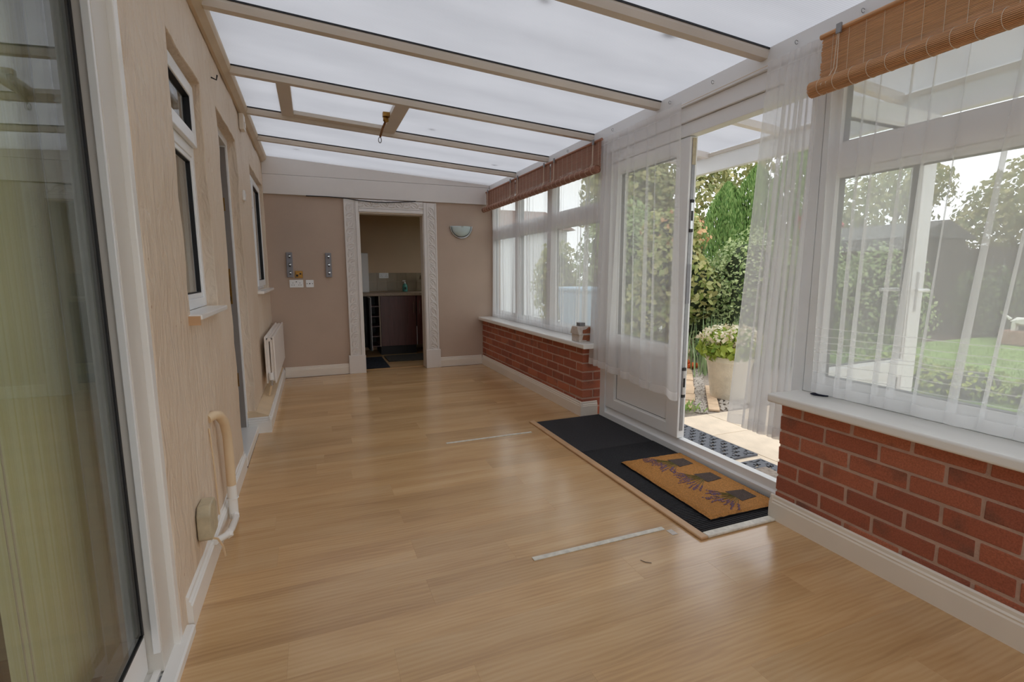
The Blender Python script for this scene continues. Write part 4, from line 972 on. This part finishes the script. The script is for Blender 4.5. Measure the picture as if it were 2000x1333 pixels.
curtain('white voile curtain drawn over the near window behind the honey bamboo blind', (1.60, -.3), (1.57, .02), 2.18, .648, 17, x=2.146, depth=.018, over=1.0, seed=33, mt='voile_band', wds=[.5, .8, .6, 1.1, .7, .9, 1.4, 1.0, 1.2, 1.5, 1, 1.2, .8, 1.3, 1, 1.2, 1], amps=[1.5, 1.3, 1.5, 1.2, 1.5, 1.3, 1.2, 1.5, 1.25, 1.4, 1.2, 1.4, 1.5, 1.3, 1.2, 1.4, 1.2])
curtain('pale net curtain inside the narrow house window', (2.9, 2.2), (2.9, 2.2), 2.1, 1.04, 9, x=-.66, depth=.012, over=.8, seed=8, mt='hem')

# ---------------------------------------------------------------- outside: ground, canopy, planting
ZG = -.13
B(-30, 60, -30, 70, ZG-.5, ZG-.045).build('ground', 'soil', label='bare soil of the garden beds beyond the patio', cat='ground', kind=ST)
B(2.29, 6.2, -6, 12, ZG-.04, ZG-.02).build('gravel', 'gravel_bed', label='grey gravel bed around the patio slabs', cat='gravel', kind=ST)
B(6.21, 13.0, -8, 5.7, ZG-.04, ZG-.005).build('lawn', 'lawn', label='mown green lawn beyond the patio', cat='lawn', kind=ST)
pt = B(2.29, 6.05, -3.5, 3.53, ZG-.04, ZG-.012).build('patio', 'gravel_bed', label='beige paved patio outside the garden doors', cat='patio', kind=ST)
def slab(par, pts, mt, z=ZG, th=.02):
    m = MB(); n = len(pts)
    m.add([(p[0], p[1], z-th) for p in pts]+[(p[0], p[1], z) for p in pts], [tuple(range(n-1, -1, -1)), tuple(range(n, 2*n))]+[(i, (i+1) % n, n+(i+1) % n, n+i) for i in range(n)])
    return m.build('paving_slab', mt, par, bevel=.003)
xs = [2.30, 2.98, 3.39, 4.0, 4.6, 5.2, 5.8]
for i in range(len(xs)-1):
    ys_ = [3.50-.6*k+(.12 if i % 2 else 0) for k in range(0, 11)]
    if i == 1: ys_ = [3.50, 3.0, 2.4, 1.8, 1.2, .6, 0, -.6]
    for a, b_ in zip(ys_, ys_[1:]): slab(pt, [(xs[i]+.003, b_+.003), (xs[i+1]-.003, b_+.003), (xs[i+1]-.003, min(a, 3.51)-.003), (xs[i]+.003, min(a, 3.51)-.003)], 'slab')
pa = B(3.3, 3.4, 3.6, 3.7, ZG-.06, ZG-.05).build('garden_path', 'gravel_bed', label='path of sandstone slabs leading away past the planter', cat='path', kind=ST)
d = Vector((.66, .75, 0)).normalized(); nn = Vector((d.y, -d.x, 0)); o0 = Vector((3.28, 3.82, 0))
t = 0.
for k, L in enumerate((.33, .30, .38, .36, .40, .42, .36, .45, .5, .5)):
    a0, a1 = t+.012, t+L-.012; wl_ = random.uniform(-.50, -.42); wr_ = random.uniform(.16, .20)
    slab(pa, [tuple(o0+d*a0+nn*wl_), tuple(o0+d*a0+nn*wr_), tuple(o0+d*a1+nn*(wr_+random.uniform(-.02, .02))), tuple(o0+d*a1+nn*wl_)][::-1], 'path_slab', ZG+random.uniform(-.006, .004))
    t += L
for k in range(5):
    a0, a1 = k*.22+.004, k*.22+.214; p = o0+nn*.32+d*.0
    slab(pa, [tuple(p+d*a0), tuple(p+d*a0+nn*.1), tuple(p+d*a1+nn*.1), tuple(p+d*a1)][::-1], 'path_slab', ZG+.005)
m = MB(); rg = random.Random(5)
for k in range(900):
    t_ = rg.uniform(-.1, 2.2); s_ = rg.uniform(.20, .31); p = o0+d*t_+nn*s_; r_ = rg.uniform(.008, .016); m.ico((p.x, p.y, ZG-.012), (r_, r_*rg.uniform(.6, 1), r_*.7))
for k in range(700):
    p = Vector((3.55+rg.uniform(0, .9), 3.56+rg.uniform(0, .4), 0))
    if (p-o0).dot(nn) < .44: continue
    r_ = rg.uniform(.010, .024); m.ico((p.x, p.y, ZG-.01), (r_, r_*rg.uniform(.6, 1), r_*.7))
m.build('pebbles', 'pebble', label='loose pale pebbles between the path and the planter', cat='pebbles', kind='stuff')
# rubber lattice mats
def lattice(label, x0, x1, y0, y1, seed, insert=None):
    e = empty('rubber_mat', ((x0+x1)/2, (y0+y1)/2, ZG), label, 'mat', 'rubber lattice mats outside the doors')
    c = .014; nx = int((x1-x0)/c); ny = int((y1-y0)/c); m = MB(); zt = ZG+.014; zb = ZG+.0005; keep = {}
    for i in range(nx):
        for j in range(ny):
            edge = min(i, nx-1-i, j, ny-1-j) < 2
            hole = ((i//2+j//2*3) % 4 in (0, 1) and not (i % 2 == 1 and j % 4 == 3) and (j % 4 != 0)) if not edge else False
            if edge and min(i, nx-1-i, j, ny-1-j) == 1 and (i+j) % 5 < 2: hole = True
            if insert and insert[0] < i/nx < insert[1] and insert[2] < j/ny < insert[3]: hole = False
            keep[(i, j)] = not hole
    vs = []; ix = {}
    def V(i, j, t_):
        if (i, j, t_) not in ix: ix[(i, j, t_)] = len(vs); vs.append((x0+i*c+(.004*math.sin(j*1.3) if 1 < i < nx-1 else 0), y0+j*c+(.003*math.sin(i*1.7) if 1 < j < ny-1 else 0), zt if t_ else zb))
        return ix[(i, j, t_)]
    fs = []
    for (i, j), k_ in keep.items():
        if not k_: continue
        fs.append((V(i, j, 1), V(i+1, j, 1), V(i+1, j+1, 1), V(i, j+1, 1)))
        for di, dj, a, b_ in ((-1, 0, (i, j), (i, j+1)), (1, 0, (i+1, j), (i+1, j+1)), (0, -1, (i, j), (i+1, j)), (0, 1, (i, j+1), (i+1, j+1))):
            if not keep.get((i+di, j+dj), False): fs.append((V(*a, 1), V(*b_, 1), V(*b_, 0), V(*a, 0)))
    m.add(vs, fs); m.build('rubber_lattice', 'rubber', e)
    if insert:
        B(x0+(x1-x0)*insert[0], x0+(x1-x0)*insert[1], y0+(y1-y0)*insert[2], y0+(y1-y0)*insert[3], zt+.0002, zt+.006).build('coir_insert', 'gravel_bed', e)
    return e
lattice('dark rubber lattice mat on the patio beside the closed leaf', 2.50, 2.955, 2.525, 3.33, 1)
lattice('rubber mat with gravelly centre on the patio, partly behind the near brick wall', 2.50, 2.90, 1.78, 2.455, 2, (.0, .72, .12, .80))
# canopy outside
cn = empty('canopy', (2.9, 2.5, 2.1), 'white framed canopy with opal roof over the patio', 'canopy')
zc_ = lambda x: 2.245+(3.4-x)*.075
cy0, cy1 = -1.2, 4.0
for a, b_ in zip((-1.2, -.35, .45, 1.25, 2.07, 2.87, 3.67), (-.35, .45, 1.25, 2.07, 2.87, 3.67, 4.0)):
    sheet(2.30, 3.42, a, b_, cn, lambda x: zc_(x)+.03, 'canopy_panel')
for y in (-1.19, -.35, .45, 1.25, 2.07, 2.87, 3.67, 3.975):
    vs = [(x, y+q, zc_(x)+dz) for x in (2.30, 3.4) for q in (-.025, .025) for dz in (-.02, .029)]
    MB().add(vs, [(0, 1, 3, 2), (4, 6, 7, 5), (0, 4, 5, 1), (2, 3, 7, 6), (0, 2, 6, 4), (1, 5, 7, 3)]).build('canopy_rafter', 'bulkhead', cn)
B(3.40, 3.46, cy0, cy1, 2.10, 2.245).build('canopy_beam', 'upvc', cn, bevel=.004); B(3.385, 3.4, cy0, cy1, 2.235, 2.262).build('canopy_gutter', 'frame_beige', cn)
for y in (-1.15, 3.93): B(3.405, 3.455, y-.03, y+.03, ZG, 2.10).build('canopy_post', 'upvc', cn)

def leafcloud(n, pt_fn, size, rnd, up_=.3):
    m = MB()
    for k in range(n):
        p, nrm = pt_fn(rnd); s_ = size*rnd.uniform(.6, 1.3)
        d_ = Vector((rnd.gauss(0, 1), rnd.gauss(0, 1), rnd.gauss(0, 1)-up_)).normalized(); nr = (nrm+Vector((rnd.gauss(0, .6), rnd.gauss(0, .6), rnd.gauss(0, .6)))).normalized()
        a = (d_-nr*d_.dot(nr))
        if a.length < 1e-3: continue
        a.normalize(); b_ = nr.cross(a)
        m.add([p-a*s_*.5, p+b_*s_*.36+nr*s_*.08, p+a*s_*.55, p-b_*s_*.36+nr*s_*.08], [(0, 1, 2, 3)])
    return m
def ell(c, r, shell=.55):
    c = Vector(c)
    def fn(rnd):
        v = Vector((rnd.gauss(0, 1), rnd.gauss(0, 1), rnd.gauss(0, 1))).normalized(); q = shell+(1-shell)*rnd.random()**.5
        q *= 1+.18*noise.noise(v*2.3+c)
        return c+Vector((v.x*r[0], v.y*r[1], v.z*r[2]))*q, v
    return fn
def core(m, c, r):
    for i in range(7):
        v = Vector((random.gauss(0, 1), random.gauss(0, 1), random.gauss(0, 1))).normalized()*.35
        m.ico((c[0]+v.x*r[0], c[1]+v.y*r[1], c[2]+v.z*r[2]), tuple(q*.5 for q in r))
def bush(name, label, cat, blobs, n, size, mt, seed, trunk=None, corem='hedge_leaf', group=None, extra=None):
    rnd = random.Random(seed); c0 = blobs[0][0]
    e = empty(name, (c0[0], c0[1], ZG), label, cat, group)
    tv = sum(b_[1][0]*b_[1][2] for b_ in blobs); m = MB(); mc = MB()
    for c, r in blobs:
        q = leafcloud(int(n*r[0]*r[2]/tv), ell(c, r), size, rnd); m.add(q.v, q.f)
        if corem: core(mc, c, r)
    m.build('foliage', mt, e, kind='stuff')
    if corem: mc.build('inner_twigs', 'foliage_core', e)
    if extra:
        q = leafcloud(extra[1], ell(*extra[2]), extra[3], rnd); q.build('young_leaves', extra[0], e, kind='stuff')
    mt_ = MB(); top = max(b_[0][2] for b_ in blobs)
    for c, r in blobs[:6]: mt_.tube([(c0[0]+rnd.uniform(-.05, .05), c0[1]+rnd.uniform(-.05, .05), ZG-.05), ((c0[0]+c[0])/2, (c0[1]+c[1])/2, (ZG+c[2])/2), (c[0], c[1], c[2])], [trunk or .03, (trunk or .03)*.7, (trunk or .03)*.35], 6)
    mt_.build('trunk', 'bark', e, smooth=True)
    return e
# ivy mass behind the planter, shrub at the left, conifers behind, tree
bush('ivy_hedge', 'dense ivy-covered hedge behind the stone planter', 'hedge', [((6.1, 5.55, .85), (.75, .75, 1.0)), ((5.75, 6.05, .6), (.6, .6, .9)), ((6.6, 5.0, .8), (.7, .7, .95)), ((7.1, 4.4, .7), (.6, .7, .9)), ((6.3, 5.3, .1), (.8, .7, .6))], 19000, .052, 'ivy_leaf', 2)
bush('leafy_shrub', 'yellow-green leafy shrub with reddish tips left of the ivy', 'shrub', [((5.0, 6.05, 1.25), (.55, .5, .6)), ((5.15, 6.2, 1.75), (.5, .45, .45)), ((5.3, 5.9, .95), (.4, .4, .5)), ((4.75, 6.2, .5), (.5, .4, .6))], 3600, .105, 'shrub_leaf', 3, extra=('shrub_pink', 170, ((5.1, 6.1, 1.75), (.5, .5, .4)), .07))
def conifer(x, y, h, r, lab, seed):
    rnd = random.Random(seed); e = empty('conifer', (x, y, ZG), lab, 'conifer', 'tall conifers behind the ivy hedge')
    m = MB()
    for k in range(12000):
        t_ = rnd.random()**.8; z = ZG+.2+t_*h; rad = r*(1-t_**5)*(.6+.4*rnd.random()**.4)+.02; a = rnd.uniform(0, 2*PI)
        rad *= 1+.22*math.sin(a*5+z*2.1)
        p = Vector((x+rad*math.cos(a), y+rad*math.sin(a), z)); dv = Vector((math.cos(a)*.35+rnd.gauss(0, .12), math.sin(a)*.35+rnd.gauss(0, .12), 1)).normalized()
        s_ = rnd.uniform(.06, .12); b_ = dv.cross(Vector((math.cos(a), math.sin(a), 0)).normalized()+Vector((rnd.gauss(0, .3),)*3)).normalized()
        m.add([p-dv*s_*.5, p+b_*s_*.16, p+dv*s_*.6, p-b_*s_*.16], [(0, 1, 2, 3)])
    m.build('foliage', 'conifer_leaf', e, kind='stuff')
    MB().tube([(x, y, ZG-.05), (x, y, ZG+h*.9)], [.09, .02], 7).build('trunk', 'bark', e)
conifer(8.55, 8.55, 3.05, .55, 'bright green conifer behind the leafy shrub, leftmost of the group', 1)
conifer(8.9, 8.1, 3.35, .6, 'bright green conifer in the middle of the group behind the ivy', 2)
conifer(9.1, 7.3, 3.7, .6, 'bright green conifer seen partly through the gathered curtain', 3)
bush('garden_tree', 'loose yellow-green tree rising left of the conifers', 'tree', [((9.5, 10.9, 2.9), (1.5, 1.5, 1.2)), ((8.4, 11.5, 3.5), (1.2, 1.2, 1.0)), ((10.6, 10.6, 4.2), (1.3, 1.2, .9)), ((9.0, 11.2, 2.0), (1.5, 1.3, .9))], 6500, .15, 'tree_leaf', 5, .09, corem=None)
# lush planting seen through the closed leaf
bush('garden_shrub', 'mixed green shrub seen through the closed door leaf voile', 'shrub', [((5.3, 7.7, 1.2), (.9, .8, 1.3))], 4500, .1, 'ivy_leaf', 6)
bush('garden_shrub', 'yellowish shrub seen through the far window voile', 'shrub', [((4.7, 9.2, .9), (.5, .5, 1.0))], 1600, .1, 'shrub_leaf', 7)
bush('garden_tree', 'tall leafy tree above the canopy beyond the closed leaf', 'tree', [((7.7, 11.0, 3.0), (1.3, 1.3, 1.3)), ((7.9, 11.6, 4.0), (1.1, 1.1, 1))], 4500, .16, 'tree_leaf', 8, .1, corem=None)
# iris clump
m = MB(); rg = random.Random(9)
for k in range(170):
    x = 5.05+rg.gauss(0, .28); y = 5.0+rg.gauss(0, .25); h = rg.uniform(.45, .8); a = rg.uniform(0, 2*PI); ln = rg.uniform(.02, .16); w_ = .011
    p = [Vector((x+ln*t_*t_*math.cos(a), y+ln*t_*t_*math.sin(a), ZG+h*t_)) for t_ in (0, .5, 1)]; b_ = Vector((-math.sin(a), math.cos(a), 0))
    m.add([p[0]-b_*w_, p[0]+b_*w_, p[1]+b_*w_*.9, p[1]-b_*w_*.9, p[2]], [(0, 1, 2, 3), (3, 2, 4)])
m.build('iris_clump', 'iris_leaf', label='clump of blade-like iris leaves behind the planter', cat='plant')
# planter
plx, ply = 4.08, 3.93
po = empty('planter', (plx, ply, ZG), 'tapered cream stone planter beside the path', 'planter')
m = MB(); n = 28; vs = []
prof = [(0, 0), (.165, 0), (.175, .02), (.225, .38), (.245, .40), (.245, .455), (.215, .455), (.205, .40), (0, .39)]
m.lathe([(r_, ZG+z) for r_, z in prof], plx, ply, 28); m.build('pot', 'planter_stone', po, smooth=True)
MB().lathe([(0, ZG+.41), (.206, ZG+.41)], plx, ply, 20).build('soil', 'soil', po)
pl = empty('potted_plant', (plx, ply, ZG+.4), 'bushy variegated foliage plant spilling over the stone planter', 'plant')
rg = random.Random(11)
q = leafcloud(900, ell((plx, ply, ZG+.55), (.34, .34, .18), .6), .075, rg, .0); q.build('green_leaves', 'plant_leaf', pl, kind='stuff')
q = leafcloud(520, ell((plx, ply, ZG+.65), (.33, .33, .12), .7), .05, rg, .0); q.build('pale_leaves', 'plant_pale', pl, kind='stuff')
m = MB()
for k in range(24):
    a = rg.uniform(0, 2*PI); r_ = rg.uniform(.05, .3); m.tube([(plx+.05*math.cos(a), ply+.05*math.sin(a), ZG+.40), (plx+r_*math.cos(a), ply+r_*math.sin(a), ZG+.6)], .004, 5)
m.build('stems', 'rust_brown', pl)
m = MB(); m.ico((4.9, 5.35, ZG+.03), (.13, .05, .05)); m.ico((4.85, 5.42, ZG+.07), (.04, .04, .05)); m.build('terracotta_shard', 'terracotta', label='broken orange terracotta piece at the path edge', cat='pot shard')
m = MB()
for k in range(70):
    x = 3.33+rg.gauss(0, .09); y = 3.72+rg.gauss(0, .06); a = rg.uniform(0, 2*PI); ln = rg.uniform(.05, .12); p0 = Vector((x, y, ZG-.01)); p1 = p0+Vector((ln*math.cos(a), ln*math.sin(a), rg.uniform(.02, .08))); b_ = Vector((-math.sin(a), math.cos(a), 0))*.008
    m.add([p0, (p0+p1)/2+b_, p1, (p0+p1)/2-b_], [(0, 1, 2, 3)])
m.build('weed', 'grass_blade', label='small green weed growing at the patio edge', cat='weed')
# views through the near window: shed, fence, hedge, trees, statue
sh = empty('garden_shed', (13.2, 8.2, ZG), 'dark timber garden shed beyond the lawn', 'shed')
for i in range(14): B(12.2, 12.23, 6.9+i*.2, 7.095+i*.2, ZG, 1.95).build('board', 'fence_wood', sh)
B(12.232, 14.2, 6.9, 9.7, ZG, 1.95).build('shed_body', 'fence_wood', sh)
MB().prism([(11.95, 1.95), (14.4, 1.95), (13.2, 2.35)], 6.75, 9.85, 'y').build('shed_roof', 'shed_roof', sh)
fe = empty('garden_fence', (14.5, 2, ZG), 'dark board fence along the far side of the lawn', 'fence')
for i in range(62): B(13.6, 13.625, -5.5+i*.2, -5.312+i*.2, ZG, 1.72+.02*math.sin(i*2.1)).build('board', 'fence_wood', fe)
for i in range(7): B(13.63, 13.73, -5.4+i*2, -5.3+i*2, ZG, 1.8).build('post', 'fence_wood', fe)
bush('hedge_row', 'dark clipped hedge in front of the board fence', 'hedge', [((13.0, 4.4+.9*k-4, .55), (.5, .7, .8)) for k in range(7)], 9000, .09, 'hedge_leaf', 14)
for i, (x, y, lab) in enumerate(((16, 10.5, 'autumn-tinted tree above the shed roof'), (16.5, 6.2, 'autumn-tinted tree above the fence, middle of the window view'), (16.0, 2.5, 'autumn-tinted tree above the fence at the right edge'))):
    bush('garden_tree', lab, 'tree', [((x, y, 2.9), (1.8, 1.7, 1.2)), ((x+.6, y-.9, 3.7), (1.2, 1.1, .8)), ((x-.3, y+.9, 2.4), (1.2, 1.1, .9))], 5200, .15, 'tree_leaf', 20+i, .14, corem=None, group='trees beyond the fence')
stt = empty('garden_statue', (11.9, 4.75, ZG), 'white stone animal ornament on a low worn base beyond the lawn', 'statue')
m = MB(); m.ico((11.9, 4.75, .30), (.10, .22, .09)); m.ico((11.9, 4.50, .38), (.06, .09, .07)); m.ico((11.9, 4.42, .36), (.035, .06, .035)); m.tube([(11.9, 4.95, .33), (11.9, 5.05, .42)], [.03, .012], 6)
for q in (-.13, .13):
    for s_ in (-.05, .05): m.tube([(11.9+s_, 4.75+q, .28), (11.9+s_, 4.75+q, .13)], .032, 7)
m.build('animal', 'statue', stt, smooth=True)
B(11.75, 12.05, 4.45, 5.05, ZG, .13).build('base', 'old_terracotta', stt, bevel=.02)
bush('border_plants', 'low leafy border plants at the lawn edge outside the near window', 'plants', [((6.5, 3.0, ZG+.12), (.5, .4, .2)), ((6.6, 2.4, ZG+.1), (.4, .4, .18)), ((6.5, 3.7, ZG+.15), (.5, .5, .22))], 1600, .06, 'plant_leaf', 30, .01)
bush('red_shrub', 'red-flowering shrub seen through the gathered curtain', 'shrub', [((8.3, 6.2, 1.9), (.35, .35, .35)), ((8.3, 6.2, 1.0), (.4, .4, .8))], 900, .09, 'ivy_leaf', 31, .02, extra=('red_flower', 260, ((8.3, 6.2, 2.05), (.36, .36, .25)), .08))
m = MB(); rg = random.Random(12)
for k in range(9000):
    x = rg.uniform(6.25, 11); y = rg.uniform(-.5, 5.6); h = rg.uniform(.015, .04); a = rg.uniform(0, 2*PI)
    m.add([(x-.006*math.cos(a), y-.006*math.sin(a), ZG-.006), (x+.006*math.cos(a), y+.006*math.sin(a), ZG-.006), (x+rg.gauss(0, .01), y+rg.gauss(0, .01), ZG+h)], [(0, 1, 2)])
m.build('grass', 'grass_blade', label='short grass blades of the mown lawn', cat='grass', kind='stuff')
M('concrete', S(215, 214, 212), .9, .06, 5)
B(2.29, 8.5, 9.0, 14.0, ZG-.02, ZG-.004).build('bounce_drive', 'concrete', label='added pale concrete drive bouncing light onto the garage', cat='drive', kind=ST)  # added light ground, so bounce onto the garage wall is less brown
# beyond the far window: pale garage, blue bin
ga = empty('garage', (6, 15, ZG), 'pale rendered garage seen as brightness behind the far window voile', 'garage')
B(1.2, 7.5, 14.0, 18, ZG, 2.5).build('walls', 'render_white', ga); B(2.5, 4.9, 13.95, 13.99, ZG, 2.0).build('garage_door', 'garage_door', ga); MB().prism([(13.8, 2.5), (18.2, 2.5), (16, 3.3)], 1.0, 7.7, 'x').build('roof', 'roof_tile', ga)
bn = empty('wheeled_bin', (3.65, 6.2, ZG), 'blue wheeled bin standing outside the far window', 'bin')
bxm = MB(); x, y = 3.65, 6.25
bxm.add([(x-.22, y-.25, ZG+.03), (x+.22, y-.25, ZG+.03), (x+.22, y+.25, ZG+.03), (x-.22, y+.25, ZG+.03), (x-.28, y-.32, .93), (x+.28, y-.32, .93), (x+.28, y+.32, .93), (x-.28, y+.32, .93)], [(0, 3, 2, 1), (4, 5, 6, 7), (0, 1, 5, 4), (1, 2, 6, 5), (2, 3, 7, 6), (3, 0, 4, 7)])
bxm.build('bin_body', 'bin_blue', bn, bevel=.02); B(x-.3, x+.3, y-.35, y+.35, .93, .99).build('lid', 'bin_blue', bn, bevel=.02)
for q in (-.2, .2): MB().tube([(x+q-.02, y+.3, ZG+.08), (x+q+.02, y+.3, ZG+.08)], .09, 14).build('wheel', 'gasket', bn)

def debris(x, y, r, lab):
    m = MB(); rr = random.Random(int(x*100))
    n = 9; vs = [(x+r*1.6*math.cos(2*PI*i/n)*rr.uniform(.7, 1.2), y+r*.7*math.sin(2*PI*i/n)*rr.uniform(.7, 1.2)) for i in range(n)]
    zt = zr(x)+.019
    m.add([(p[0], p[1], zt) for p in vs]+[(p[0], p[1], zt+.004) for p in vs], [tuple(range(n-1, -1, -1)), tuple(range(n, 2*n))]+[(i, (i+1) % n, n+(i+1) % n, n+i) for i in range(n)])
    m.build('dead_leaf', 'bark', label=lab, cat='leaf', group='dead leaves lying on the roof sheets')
debris(-.08, 5.62, .02, 'dead leaf on the farthest roof sheet near the house wall')
debris(.98, 4.20, .018, 'dead leaf on the roof sheet right of the vent')
debris(1.84, 5.05, .02, 'dead leaf on the roof sheet near the far blinds')
debris(1.66, 2.08, .026, 'long dark dead leaf on the near roof sheet by the eaves')
debris(1.0, 2.10, .02, 'dead leaf beside the nearest glazing bar')
